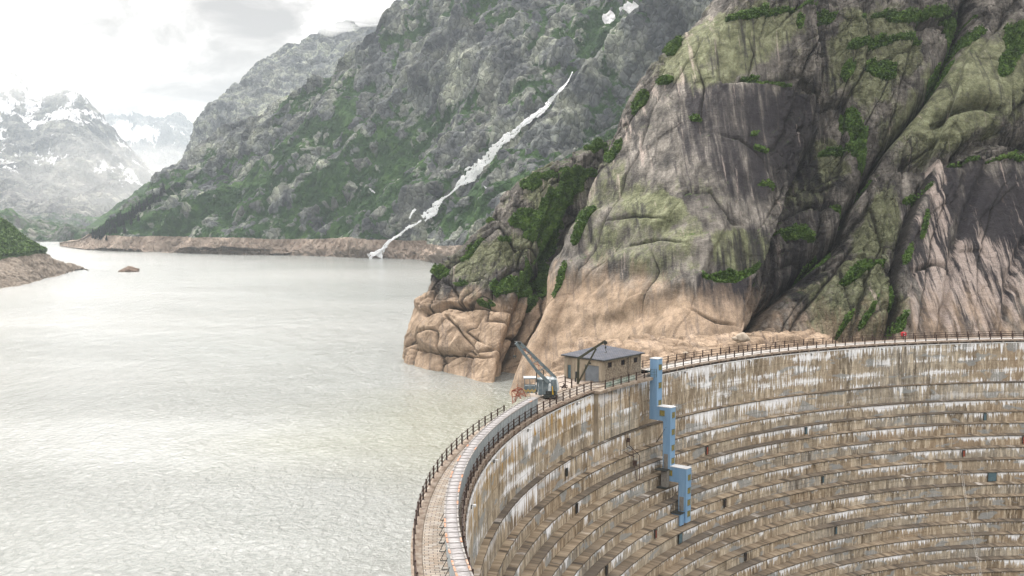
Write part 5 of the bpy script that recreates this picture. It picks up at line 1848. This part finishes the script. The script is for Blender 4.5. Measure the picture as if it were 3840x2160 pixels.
for z0 in (0,):
    c_ = [hp(-ov, -ov, z_f), hp(HLn + ov, -ov, z_f + .02), hp(HLn + ov, HWd + ov, z_b), hp(-ov, HWd + ov, z_f + .10)]
    c2 = [p + HU * .15 for p in c_]
    b_.add(c_ + c2, [(0, 3, 2, 1), (4, 5, 6, 7), (0, 1, 5, 4), (1, 2, 6, 5), (2, 3, 7, 6), (3, 0, 4, 7)])
b_.build('roof', M_roof, hut)
b_ = MB()
b_.bar(hp(-ov - .04, -ov - .04, z_f + .05), hp(HLn + ov, -ov - .04, z_f + .07), .10)
b_.bar(hp(-ov - .04, -ov - .04, z_f + .05), hp(-ov - .04, HWd + ov, z_f + .15), .10)
b_.build('gutter', M_dark, hut)
b_ = MB(); b_.tube([hp(5.3, -.1, z_f), hp(5.3, -.1, .1)], .04, 6); b_.build('downpipe', M_dark, hut)
b_ = MB(); b_.box(hp(-.2, 1.9, 2.3), (.1, .26, .22), ax3); b_.build('lamp', M_dark, hut)

# derrick standing in front of the hut
der = empty('derrick', tuple(at(2163.7, 1439.4, 124.4)))
der.location[2] = 0
tag(der, 'dark green swing derrick with chain and hook in front of the hut', 'crane')
do = np.array(der.location)


def dpt(zx, zy, Y):            # point from the 3.22x enlarged corner view
    return at(1850 + zx / 3.22, 1250 + zy / 3.22, Y) - do


b_ = MB()
foot, top = dpt(1022, 610, 124.4), dpt(1030, 300, 124.4)
foot[2] = 0
b_.bar(foot, top, .27, .22); b_.bar(foot + np.array([-.12, 0, 0]), top + np.array([-.12, .1, 0]), .07)
b_.build('mast', M_olive, der)
jib = dpt(1350, 92, 121.6)
b_ = MB(); b_.bar(top, jib, .17, .24); b_.bar(top + HU * .0 + np.array([.1, -.15, 0]), jib + np.array([.05, -.1, .02]), .06, .20)
b_.build('jib', M_olive, der)
b_ = MB(); b_.bar(foot + HU * .12, dpt(1240, 185, 122.6), .16, .16); b_.build('brace', M_olive, der)
b_ = MB()
b_.tube([jib + np.array([.02, -.12, -.22]), jib + np.array([.02, .12, -.22])], .24, 12)
b_.build('sheave', M_dark, der)
b_ = MB()
hk = dpt(1356, 170, 121.6)
b_.tube([jib - HU * .3, hk], .03, 5); b_.tube([hk + HU * .12, hk - HU * .12], .10, 8)
hook = b_.build('chain', M_dark, der)
b_ = MB()
hc = dpt(1356, 222, 121.6)
b_.tube([hk - HU * .1, hc + HU * .12], .025, 5)
b_.tube([hc + np.array([.12 * math.cos(t), 0, .12 * math.sin(t)]) for t in np.linspace(-2.6, 1.6, 9)], .035, 6)
b_.build('hook', M_dark, der)
b_ = MB(); b_.box(dpt(1000, 500, 124.2), (.25, .25, .8)); b_.box(dpt(992, 560, 124.2), (.2, .2, .5)); b_.build('winch', M_dark, der)

# ----------------------------------------------------------------- slewing crane under a plastic sheet
cr = empty('slewing_crane', (3.6, 116.2, 0))
tag(cr, 'grey blue slewing crane with a raised twin beam boom, partly wrapped in plastic', 'crane')
co_ = np.array(cr.location)


def cpt(zx, zy, Y):
    return at(1850 + zx / 3.22, 1250 + zy / 3.22, Y) - co_


b_ = MB()
base = cpt(690, 790, 115.2); base[2] = .0
b_.box(base + HU * .35, (1.6, 1.9, .28)); b_.box(base + HU * .68, (1.1, 1.1, .42))
for sx in (-.6, .6):
    for sy in (-.7, .7): b_.tube([base + np.array([sx - .1, sy, .2]), base + np.array([sx + .1, sy, .2])], .2, 10)
b_.build('undercarriage', M_dark, cr)
hc_ = cpt(655, 630, 115.8)
b_ = MB(); b_.box(hc_ + np.array([0, 0, -.05]), (2.2, 1.9, 1.75), taper=.9); b_.box(hc_ + np.array([-.9, -.1, .1]), (.7, 1.3, 1.5))
b_.box(hc_ + np.array([.25, -.97, .05]), (.9, .06, 1.1)); b_.build('housing', M_greyblue, cr, bevel=.05)
# sheet: draped pleated surface over the housing
th = np.linspace(0, 2 * math.pi, 64, endpoint=False)
vs, fs = [], []
prof = [(0.05, 1.12), (.6, 1.10), (1.0, .86), (1.12, .35), (1.16, -.25), (1.2, -.8), (1.12, -1.05)]
for i, (r, z) in enumerate(prof):
    for j, t in enumerate(th):
        fold = 1 + (.05 + .05 * i / 6) * math.sin(9 * t + 1.3 * math.sin(3 * t)) + .03 * math.sin(23 * t + i)
        cx_, sy_ = math.cos(t), math.sin(t)
        sq = 1.0 / max(abs(cx_), abs(sy_)) ** .55
        drop = (.35 * math.sin(2.2 * t + 1) if i >= 4 else .06 * math.sin(5 * t))
        vs.append(hc_ + np.array([cx_ * r * fold * sq * 1.02, sy_ * r * fold * sq * .88, z * .86 + drop]))
m_ = len(th)
for i in range(len(prof) - 1):
    for j in range(m_):
        # the plastic is torn open towards the valley, showing the housing
        tj = th[j]
        if i >= 2 and (4.15 < tj < 4.6 or (5.0 < tj < 5.5 and i < 5)): continue
        fs.append((i * m_ + j, i * m_ + (j + 1) % m_, (i + 1) * m_ + (j + 1) % m_, (i + 1) * m_ + j))
b_ = MB(); b_.add(vs, fs); b_.build('plastic_sheet', M_tarp, cr, smooth=True)
b_ = MB()
p1, p2 = cpt(672, 600, 114.9), cpt(748, 535, 116.4)
q1, q2 = cpt(272, 115, 113.6), cpt(318, 112, 114.8)
k1 = cpt(520, 445, 114.4)
b_.bar(p1, k1, .26, .36); b_.bar(k1, q1, .21, .30); b_.bar(p2, q2, .21, .34)
for t in (.06, .3, .5, .7, .86, .97):
    b_.bar(p1 + (q1 - p1) * t, p2 + (q2 - p2) * t, .07, .07)
b_.build('boom', M_greyblue, cr)
b_ = MB()
for t0, t1 in ((.3, .5), (.5, .3), (.5, .7), (.7, .86), (.86, .7)):
    b_.bar(p1 + (q1 - p1) * t0, p2 + (q2 - p2) * t1, .035)
b_.build('lacing', M_rust, cr)
b_ = MB(); b_.tube([(q1 + q2) / 2 + np.array([-.35, 0, 0]), (q1 + q2) / 2 + np.array([.35, 0, 0])], .17, 12); b_.bar(q1, q2, .12); b_.build('head_sheave', M_dark, cr)
b_ = MB()
h1, h2 = cpt(240, 165, 113.4), cpt(268, 175, 113.4)
b_.tube([q1, cpt(238, 265, 113.4)], .02, 5); b_.tube([q1 + np.array([.15, 0, 0]), cpt(272, 265, 113.4)], .02, 5)
b_.box(cpt(255, 275, 113.4), (.42, .12, .16)); b_.box(cpt(244, 293, 113.4), (.1, .1, .2)); b_.box(cpt(268, 290, 113.4), (.1, .1, .16))
b_.build('hook_block', M_dark, cr)
b_ = MB(); b_.bar(cpt(522, 590, 114.6), cpt(522, 470, 114.6), .12); b_.bar(cpt(606, 560, 115.6), cpt(606, 445, 115.6), .10); b_.bar(cpt(606, 445, 115.6), cpt(560, 440, 115.2), .05)
b_.build('gantry_post', M_dark, cr)
b_ = MB(); b_.tube([cpt(560, 500, 114.8), q1], .014, 4); b_.tube([cpt(650, 510, 115.6), q2], .014, 4); b_.build('cable', M_dark, cr)
cb = cpt(441, 672, 115.4)
wz = 1.32
b_ = MB(); b_.box(cb + np.array([0, .0, 0]), (wz, 1.15, .78)); cab = b_.build('cab', M_greyblue, cr, bevel=.02)
b_ = MB()
for sx in (-.62, 0, .62):
    for sy in (-.53, .53): b_.box(cb + np.array([sx, sy, .39 + .45]), (.06, .06, .9))
for sy in (-.53, .53): b_.box(cb + np.array([0, sy, .42]), (1.3, .055, .06)); b_.box(cb + np.array([0, sy, 1.26]), (1.3, .055, .06))
b_.build('window_frame', M_greyblue, cab)
b_ = MB(); b_.box(cb + np.array([.02, 0, 1.34]), (1.5, 1.3, .10)); b_.build('roof', worn('pale_cab_roof', (.42, .46, .48), (.3, .33, .36), 2, .6), cab)
b_ = MB()
for i in range(-1, 2):
    for s in (-1, 1):
        for dzz, in ((0,), (.16,)):
            a_ = cb + np.array([i * .44, -.585, -.32 + dzz]); b2 = cb + np.array([i * .44 + s * .22, -.585, -.06 + dzz])
            b_.bar(a_, b2, .015, .045)
b_.build('yellow_stripe', M_yellow, cab)
b_ = MB()
b_.bar(cpt(712, 640, 114.6), cpt(722, 760, 114.6), .1, .05); b_.build('yellow_strut', M_yellow, cr)

# red lattice trestle at the lake-side rail
tr = empty('lattice_trestle', tuple(ground(1945, 1513)))
tag(tr, 'rusty red lattice trestle standing at the lake rail left of the crane cab', 'trestle')
to = np.array(tr.location)
b_ = MB()
tp = lambda zx, zy, Y: at(1850 + zx / 3.22, 1250 + zy / 3.22, Y) - to
YT = to[1]
feet = [tp(235, 848, YT - .5), tp(258, 835, YT + .5), tp(335, 790, YT - .3), tp(396, 768, YT + .6)]
tops = [tp(222, 695, YT - .3), tp(300, 680, YT), tp(290, 700, YT + .3), tp(350, 668, YT + .3)]
for i in range(4): b_.tube([feet[i], tops[i]], .045, 5)
for i, j in ((0, 1), (1, 3), (3, 2), (2, 0), (0, 3)):
    b_.tube([tops[i], tops[j]], .045, 5)
    if (i, j) != (0, 3): b_.tube([feet[i], tops[j]], .032, 5)
    m1_ = (feet[i] + tops[i]) / 2; m2_ = (feet[j] + tops[j]) / 2
    b_.tube([m1_, m2_], .03, 5)
b_.build('lattice', M_rust, tr)
b_ = MB(); b_.tube([tops[1], tp(285, 640, YT), tp(296, 616, YT)], .04, 5); b_.tube([tops[0], tp(300, 655, YT), tops[3]], .05, 5); b_.build('hook_arm', M_rust, tr)

# valves and pipework between crane and hut
vp = empty('pipe_stand', tuple(at(2115, 1455, 119.5)))
vp.location[2] = 0
tag(vp, 'cluster of dark red pipes and wheels on the crest between crane and hut', 'pipework')
vo = np.array(vp.location)
vpt = lambda zx, zy, Y: at(1850 + zx / 3.22, 1250 + zy / 3.22, Y) - vo
b_ = MB()
b_.tube([vpt(830, 660, 119.5), vpt(870, 610, 119.5)], .11, 8); b_.tube([vpt(868, 660, 120), vpt(868, 520, 120)], .08, 8)
b_.tube([vpt(800, 640, 119), vpt(900, 655, 119)], .05, 6); b_.tube([vpt(840, 600, 119.4), vpt(900, 640, 119.4)], .05, 6)
b_.tube([vpt(946, 660, 120.4), vpt(946, 552, 120.4)], .09, 8)
b_.tube([vpt(785, 540, 119.6), vpt(868, 520, 120), vpt(946, 556, 120.4)], .035, 5); b_.tube([vpt(785, 600, 119.6), vpt(868, 575, 120), vpt(946, 600, 120.4)], .035, 5)
b_.build('pipe', M_post, vp)
b_ = MB()
c_ = vpt(855, 660, 119.2)
ring = [c_ + np.array([.3 * math.cos(t), 0, .3 * math.sin(t)]) for t in np.linspace(0, 2 * math.pi, 17)]
b_.tube(ring, .035, 5, close=False); b_.bar(ring[0], ring[8], .03); b_.bar(ring[4], ring[12], .03); b_.build('handwheel', M_post, vp)

# tinted screen behind the platform rail
gp = MB()
for i in range(7):
    a, b = 2.598 - i * .0115, 2.598 - (i + 1) * .0115 + .0006
    ta = np.interp(a, [2.50, 2.60], [1.05, .80])
    tb = np.interp(b, [2.50, 2.60], [1.05, .80])
    gp.add([pol(a, ta, .02), pol(b, tb, .02), pol(b, tb, .62), pol(a, ta, .62), pol(a, ta - .03, .02), pol(b, tb - .03, .02), pol(b, tb - .03, .62), pol(a, ta - .03, .62)],
           [(0, 1, 2, 3), (7, 6, 5, 4), (3, 2, 6, 7), (0, 3, 7, 4), (1, 5, 6, 2)])
sc_o = gp.build('low_screen', M_greenglass)
tag(sc_o, 'low pale green tinted screen at the foot of the hut behind the platform rail', 'screen')

# ----------------------------------------------------------------- blue stair tower stepping down the face
tw = empty('stair_tower', tuple(pol(2.486, 1.3, 0)))
tag(tw, 'light blue corrugated stair tower zigzagging down the valley face below the hut', 'stair tower')
two = np.array(tw.location)
AT = 2.478
Rd, Tn, Up = axes(AT)       # Rd into the valley, Tn to the left end (towards camera side), Up
T0 = 1.32


def tpnt(d, s, z):
    """d metres out from the wall, s metres along (towards the left), height z"""
    return pol(AT, T0 + d, z) + Tn * s - two


def corr_shaft(name, d0, d1, s0, s1, z0, z1, parent, mat=M_blue):
    """box with corrugated sheet sides"""
    out = []
    pitch, dep = .20, .045
    def side(pa_, pb_, nrm):
        ln = np.linalg.norm(pb_ - pa_); k = max(2, int(ln / pitch))
        for i in range(k * 2 + 1):
            f_ = i / (k * 2)
            out.append(pa_ + (pb_ - pa_) * f_ + nrm * (dep if i % 2 else 0))
    c = [tpnt(d0, s1, 0), tpnt(d1, s1, 0), tpnt(d1, s0, 0), tpnt(d0, s0, 0)]
    side(c[0], c[1], Tn); side(c[1], c[2], Rd); side(c[2], c[3], -Tn)
    b_ = MB(); n_ = len(out)
    vs = [p + Up * z0 for p in out] + [p + Up * z1 for p in out]
    fs = [(i, i + 1, n_ + i + 1, n_ + i) for i in range(n_ - 1)] + [(n_ - 1, 0, n_, 2 * n_ - 1), tuple(range(n_))[::-1], tuple(range(n_, 2 * n_))]
    b_.add(vs, fs)
    return b_.build(name, mat, parent)


def cap(name, d0, d1, s0, s1, z, parent):
    b_ = MB()
    k = 14
    for i in range(k):
        f0, f1_ = i / k, (i + 1) / k
        b_.box(tpnt(d0 + (d1 - d0) * (f0 + f1_) / 2, (s0 + s1) / 2, z + .04 + (.02 if i % 2 else 0)), ((d1 - d0) / k * 1.0, s1 - s0 + .12, .07), (Rd, Tn, Up))
    return b_.build(name, M_white, parent)


SH = [(0.0, 1.12, -5.55, 2.32), (0.0, 3.12, -5.55, -3.78), (2.02, 3.12, -13.2, -3.80), (2.02, 5.5, -13.25, -11.35), (4.35, 5.5, -18.3, -11.38)]
sw0, sw1 = -.62, .62
parts_ = ['upper_shaft', 'upper_landing', 'middle_shaft', 'lower_landing', 'lower_shaft']
objs = []
for (d0, d1, z0, z1), nm in zip(SH, parts_):
    e = .0 if 'shaft' in nm else .012
    objs.append(corr_shaft(nm, d0, d1 + e, sw0 - e, sw1 + e, z0, z1, tw))
cap('cap', -.05, 1.2, sw0, sw1, 2.32, objs[0]); cap('cap', 1.15, 3.2, sw0, sw1, -3.78, objs[1]); cap('cap', 3.15, 5.58, sw0, sw1, -11.35, objs[3])


def louvre(d, s, z, w_, h_, face, parent):
    b_ = MB()
    if face == 'valley':
        ax_ = (Tn, Up, Rd); c_ = tpnt(d + .04, s, z)
    else:
        ax_ = (Rd, Up, Tn); c_ = tpnt(d, s + .04, z)
    b_.box(c_, (w_, h_, .05), ax_)
    fr = b_.build('louvre_window', M_louvre, parent)
    b2 = MB()
    for i in range(1, 4):
        b2.box(c_ + ax_[0] * (w_ * (i / 4 - .5)) + ax_[2] * .03, (.03, h_ * .98, .03), ax_)
    for s_ in (-1, 1): b2.box(c_ + ax_[1] * s_ * h_ / 2 + ax_[2] * .03, (w_ + .06, .04, .03), ax_)
    b2.build('bar', M_teal, fr)


for z in (1.25, -1.1, -3.4): louvre(1.12, -.02, z, .72, .74, 'valley', objs[0])
louvre(1.9, .64, -4.55, .72, .72, 'side', objs[1])
for z in (-4.75, -6.95, -9.0, -10.7): louvre(3.12, -.02, z, .72, .74, 'valley', objs[2] if z < -5 else objs[1])
louvre(3.1, .64, -12.15, .72, .72, 'side', objs[3])
for z in (-12.5, -14.2, -15.75, -17.2): louvre(5.5, -.02, z, .72, .74, 'valley', objs[4] if z < -13 else objs[3])
b_ = MB(); b_.box(tpnt(2.5, .66, -10.75), (.62, .04, 1.9), (Rd, Tn, Up)); b_.build('door', M_grate, objs[2])
b_ = MB(); b_.box(tpnt(4.85, .66, -15.9), (.62, .04, 1.8), (Rd, Tn, Up)); b_.build('door', M_grate, objs[4])
# small side boxes and grated landings with rails
b_ = MB(); b_.box(tpnt(4.6, 1.15, -17.75), (1.25, 1.0, 1.5), (Rd, Tn, Up)); sb_ = b_.build('side_box', M_blue, tw)
b_ = MB(); b_.box(tpnt(4.55, 1.67, -17.8), (1.0, .04, 1.35), (Rd, Tn, Up)); b_.build('door', M_grate, sb_)
b_ = MB(); b_.box(tpnt(2.3, 1.2, -11.75), (1.6, 1.2, .09), (Rd, Tn, Up)); b_.box(tpnt(2.2, 1.2, -14.0), (1.7, 1.3, .09), (Rd, Tn, Up))
b_.box(tpnt(4.6, 1.15, -16.96), (1.5, 1.25, .08), (Rd, Tn, Up))
b_.build('landing_plate', M_dark, tw)
b_ = MB(); b_.box(tpnt(2.6, .95, -12.9), (.9, .6, 2.2), (Rd, Tn, Up)); b_.build('lower_door_box', M_grate, tw)
b_ = MB()
for dz, zb_ in ((2.3, -11.7), (4.6, -16.9)):
    b_ = MB()
    for dd in (-.7, 0, .7):
        b_.bar(tpnt(dz + dd, 1.75, zb_), tpnt(dz + dd, 1.75, zb_ + 1.0), .04)
    for hh_ in (.5, 1.0): b_.bar(tpnt(dz - .7, 1.75, zb_ + hh_), tpnt(dz + .7, 1.75, zb_ + hh_), .035)
    b_.build('landing_rail', M_dark, tw)
for p0, p1 in ((tpnt(2.9, .0, -5.6), tpnt(.9, .3, -8.6)), (tpnt(2.9, .5, -5.6), tpnt(1.2, .9, -8.4)), (tpnt(5.0, .3, -13.3), tpnt(3.3, .6, -15.6))):
    b_ = MB(); b_.bar(p0, p1, .05); b_.build('stay_rod', M_dark, tw)
# entry cage on the platform
b_ = MB()
for d_, s_ in ((-.15, .75), (.75, .75), (.75, 1.35), (-.15, 1.35)):
    b_.bar(tpnt(d_ + .3, s_, 0), tpnt(d_ + .3, s_, 1.12), .06)
for hh_ in (.4, .75, 1.08):
    b_.bar(tpnt(.15, 1.35, hh_), tpnt(1.05, 1.35, hh_), .045); b_.bar(tpnt(1.05, .75, hh_), tpnt(1.05, 1.35, hh_), .045)
b_.build('entry_rail', M_teal, tw)

# ----------------------------------------------------------------- small things on the face
def on_face(px, py):
    """riser that is seen at this photo pixel -> (angle, t, z)"""
    best = None
    for k in range(-1, NL - 1):
        t = TT[k] if k >= 0 else .3
        a_ = np.linspace(1.45, 3.3, 3000)
        X, Y = CX + (RR - t) * np.cos(a_), CY + (RR - t) * np.sin(a_)
        z0 = zk(k, a_) if k >= 0 else -.5 + 0 * a_
        z1 = zk(k + 1, a_)
        for f_ in (.15, .35, .5, .65, .85):
            z = z0 + (z1 - z0) * f_
            qx_, qy_ = proj(np.stack([X, Y, z], 1))
            d = (qx_ * K - px) ** 2 + (qy_ * K - py) ** 2
            d = np.where(Y > 30, d, 1e9)
            i = int(np.argmin(d))
            if best is None or d[i] < best[0]: best = (d[i], a_[i], t, z[i], z0[i], z1[i])
    return best[1:]


HG = 'small steel hatches on the stepped face'
hatches = [(3693, 1572, .55, 1.5, M_teal, 'narrow teal steel hatch near the right edge, third ledge down the face'),
           (3022, 1619, .45, 1.2, M_teal, 'slim dark hatch in the upper right middle of the stepped face'),
           (2650, 1694, .5, 1.4, M_rust, 'rusty hatch just right of the blue stair tower'),
           (3614, 1694, .55, 1.2, M_rust, 'rusty red hatch above the rope ladder'),
           (3838, 1650, .5, 1.5, M_rust, 'rusty hatch cut by the right edge of the view'),
           (3720, 1788, 1.6, 1.35, M_teal, 'wide blue grey steel panel right of the rope ladder'),
           (3085, 1806, .35, 1.1, M_teal, 'thin grey hatch in the middle of the right half of the face'),
           (2719, 1898, .5, 1.5, M_post, 'dark arched hatch low right of the stair tower'),
           (3134, 2002, .4, 1.2, M_teal, 'thin teal hatch low on the right half of the face'),
           (2794, 2100, .45, 1.3, M_post, 'dark hatch near the bottom edge right of the stair tower'),
           (2163, 1914, .45, 1.5, M_post, 'dark hatch in the lower middle of the left face'),
           (2274, 2146, .45, 1.4, M_post, 'dark hatch at the bottom edge left of the stair tower'),
           (2128, 1748, .4, 1.0, M_dark, 'small dark bracket plate under the first ledge'),
           (2458, 2010, .42, 1.4, M_rust, 'rusty hatch left of the foot of the stair tower'),
           (2560, 1768, .9, 1.6, M_teal, 'teal steel door behind the middle shaft of the stair tower'),
           (2549, 2018, .95, 1.7, M_teal, 'teal steel door right under the foot of the stair tower')]
for px, py, wd, ht, mt, lb in hatches:
    a, t, z, z0, z1 = on_face(px, py)
    ht = min(ht, abs(z0 - z1) - .3) * (.8 if wd < .8 else 1)
    wd = wd * (.75 if wd < .8 else .9)
    zc = (z0 + z1) / 2
    r_, t_, u_ = axes(a)
    root = empty('hatch', tuple(pol(a, t + .04, zc)))
    tag(root, lb, 'hatch', HG)
    b_ = MB(); b_.box((0, 0, 0), (.10, wd, ht), (r_, t_, u_)); b_.build('leaf', mt, root)
    b_ = MB()
    for s in (-1, 1): b_.box(t_ * s * (wd / 2 + .03), (.16, .05, ht + .06), (r_, t_, u_))
    b_.box(u_ * (ht / 2 + .04), (.17, wd + .15, .07), (r_, t_, u_))
    b_.build('frame', M_dark, root)

LG = 'small floodlights under the crest rim'
lamps = [(1763, 1895, 'at the tight left bend'), (1848.5, 1722, 'second from the left bend'), (1977, 1604, 'left of the crane'), (2163.7, 1507, 'below the sleepers beside the crane'),
         (2569.6, 1388, 'nearest right of the stair tower'), (2810.9, 1346.5, 'second right of the stair tower'), (3043, 1320, 'in the middle of the right half'), (3307.6, 1300, 'below the red lifebuoy box'),
         (3583, 1288, 'nearest the right edge')]
lamp0 = None
for px, py, lb in lamps:
    best = min(np.linspace(1.5, 3.4, 4000), key=lambda a: (proj(pol(a, .4, -.72))[0] * K - px) ** 2 + (proj(pol(a, .4, -.72))[1] * K - py) ** 2)
    if lamp0 is None:
        root = empty('floodlight', (0, 0, 0)); lamp0 = root
        b_ = MB(); b_.box((.12, 0, 0), (.26, .30, .16)); b_.build('housing', M_white, root, bevel=.02)
        b_ = MB(); b_.bar((-.1, 0, .02), (.05, 0, .02), .05); b_.box((-.1, 0, -.1), (.06, .16, .3)); b_.build('bracket', M_dark, root)
    else:
        root = lamp0.copy(); C.objects.link(root)
        for ch in lamp0.children:
            d = ch.copy(); C.objects.link(d); d.parent = root
    root.location = tuple(pol(best, .46, -.70)); root.rotation_euler = (0, 0, best + math.pi)
    tag(root, 'small white floodlight under the rim of the crest, ' + lb, 'floodlight', LG)

# rusty pipework with ladder on the face left of the tower
pp = empty('face_pipework', tuple(pol(2.535, .7, -7)))
tag(pp, 'rusty pipes and ladder climbing the ledges left of the stair tower', 'pipework')
po = np.array(pp.location)
b_ = MB()
a0_ = ang_at(2348, 1640, -7.5)
def fpt(px, py, lift=.12):
    a, t, z, z0, z1 = on_face(px, py)
    return pol(a, t + lift, z) - po
pl1 = [fpt(2347, 1632), fpt(2348, 1680), fpt(2362, 1690, .5), fpt(2368, 1745, .4), fpt(2376, 1800, .4)]
pl2 = [fpt(2356, 1632), fpt(2357, 1670), fpt(2380, 1700, .6), fpt(2383, 1795, .5)]
b_.tube(pl1, .05, 6); b_.tube(pl2, .05, 6); b_.tube([fpt(2337, 1690), fpt(2362, 1700, .5)], .05, 6)
b_.build('pipe', M_post, pp)
b_ = MB(); b_.box(fpt(2371, 1738, .4), (.5, .4, .6)); b_.box(fpt(2352, 1650, .2), (.35, .3, .5)); b_.build('valve_box', M_post, pp)

# rope ladder down the right of the face
rl = empty('rope_ladder', (0, 0, 0))
tag(rl, 'thin pale rope ladder hanging down the ledges near the right edge', 'ladder')
b_ = MB(); b2 = MB()
al = [on_face(3598 + (3660 - 3598) * q, 1730 + 420 * q)[0] for q in (0, 1)]
a_top, a_bot = al
prev = None
for k in range(6, NL):
    f_ = (k - 6) / (NL - 7)
    a = a_top + (a_bot - a_top) * f_ * 1.4
    c_ = pol(a, TT[k] + .14, float(zk(k, a)) - .1)
    _, t_, _u = axes(a)
    cur = (c_ - t_ * .16, c_ + t_ * .16)
    if prev:
        for s in (0, 1): b_.tube([prev[s], cur[s]], .017, 4)
        for j in range(6):
            q = j / 6
            b2.tube([prev[0] + (cur[0] - prev[0]) * q, prev[1] + (cur[1] - prev[1]) * q], .013, 4)
    prev = cur
b_.build('side_rope', M_cable, rl); b2.build('rung', M_cable, rl)

# red lifebuoy case on the lake-side rail
cL = at(3388.5, 1253.5, 176.6)
lb_ = empty('lifebuoy_box', tuple(cL))
tag(lb_, 'bright red lifebuoy case mounted on the lake rail right of centre', 'lifebuoy')
b_ = MB()
rim = [(0.47 * math.cos(t) / max(abs(math.cos(t)), abs(math.sin(t))) ** .45, .42 * math.sin(t) / max(abs(math.cos(t)), abs(math.sin(t))) ** .45) for t in np.linspace(0, 2 * math.pi, 24, endpoint=False)]
vs = [(x, -.14, z) for x, z in rim] + [(x, .14, z) for x, z in rim] + [(x * .8, -.2, z * .8) for x, z in rim]
n_ = 24
fs = [(i, (i + 1) % n_, n_ + (i + 1) % n_, n_ + i) for i in range(n_)] + [(2 * n_ + i, 2 * n_ + (i + 1) % n_, (i + 1) % n_, i) for i in range(n_)] + [tuple(range(2 * n_, 3 * n_))[::-1], tuple(range(n_, 2 * n_))]
b_.add(vs, fs); b_.build('case', M_red, lb_)
b_ = MB()
for t0, t1 in ((.6, 2.5), (3.9, 5.5)):
    b_.tube([(.21 * math.cos(t), -.215, .21 * math.sin(t)) for t in np.linspace(t0, t1, 9)], .035, 5)
b_.build('white_mark', M_white, lb_)
b_ = MB(); b_.bar((0, .1, -.4), (0, .1, -1.3), .06); b_.build('post', M_post, lb_)

# ----------------------------------------------------------------- air
hz = MB()
hz.box((0, 3000, 262), (7000, 6600, 676))
M_haze = bpy.data.materials.new('haze')
M_haze.use_nodes = True
hn = M_haze.node_tree
hn.nodes.clear()
pv = hn.nodes.new('ShaderNodeVolumePrincipled')
pv.inputs['Color'].default_value = (0.80, 0.90, 1.0, 1)
pv.inputs['Density'].default_value = 0.00010
pv.inputs['Anisotropy'].default_value = 0.35
ho = hn.nodes.new('ShaderNodeOutputMaterial')
L(hn, pv.outputs[0], ho.inputs['Volume'])
tag(hz.build('haze', M_haze), kind='stuff')

# low cloud hanging on the ridge tops
M_mist = bpy.data.materials.new('mist')
M_mist.use_nodes = True
mn_ = M_mist.node_tree
mn_.nodes.clear()
pv = mn_.nodes.new('ShaderNodeVolumePrincipled')
pv.inputs['Color'].default_value = (0.97, 0.98, 1.0, 1)
pv.inputs['Density'].default_value = 0.012
pv.inputs['Anisotropy'].default_value = 0.3
ho = mn_.nodes.new('ShaderNodeOutputMaterial')
L(mn_, pv.outputs[0], ho.inputs['Volume'])


def cloud(name, label, blobs, seed):
    bm = bmesh.new()
    for i, (x, y, Y, rx, ry, rz) in enumerate(blobs):
        t = bmesh.new()
        bmesh.ops.create_icosphere(t, subdivisions=4, radius=1.0)
        c = at(x * K, y * K, Y)
        V = np.array([v.co[:] for v in t.verts])
        d = 1 + .55 * fbm(V + seed * 3 + i * 5, .8, 4, seed=seed + i)
        for v, k in zip(t.verts, d):
            v.co = Vector((v.co.x * rx * k + c[0], v.co.y * ry * k + c[1], v.co.z * rz * k + c[2]))
        me_ = bpy.data.meshes.new('tmp'); t.to_mesh(me_); t.free()
        bm.from_mesh(me_); bpy.data.meshes.remove(me_)
    me_ = bpy.data.meshes.new(name); bm.to_mesh(me_); bm.free()
    return tag(link(name, me_, M_mist, smooth=True), label, 'mist', kind='stuff')


cloud('mist', 'thin white cloud hanging on the top of the far ridge',
      [(830, 66, 1780, 55, 45, 12), (890, 42, 1800, 80, 55, 20), (950, 14, 1780, 100, 60, 28), (1010, -10, 1300, 70, 45, 22), (1010, 14, 1190, 38, 26, 9), (1075, -14, 1170, 60, 30, 15)], 3)

M_thin = M_mist.copy()
M_thin.name = 'thin_mist'
for nd in M_thin.node_tree.nodes:
    if nd.type == 'PRINCIPLED_VOLUME' or 'Density' in nd.inputs:
        nd.inputs['Density'].default_value = 0.0005
        nd.inputs['Color'].default_value = (1.0, 0.985, 0.96, 1)
mo2 = cloud('mist', 'bright backlit haze over the snowy mountains at the left',
            [(-40, 150, 3000, 420, 260, 105), (60, 190, 2500, 260, 200, 60), (380, 430, 3300, 380, 260, 90), (250, 470, 2300, 260, 220, 90), (430, 500, 2400, 160, 200, 110)], 11)
mo2.data.materials.clear(); mo2.data.materials.append(M_thin)
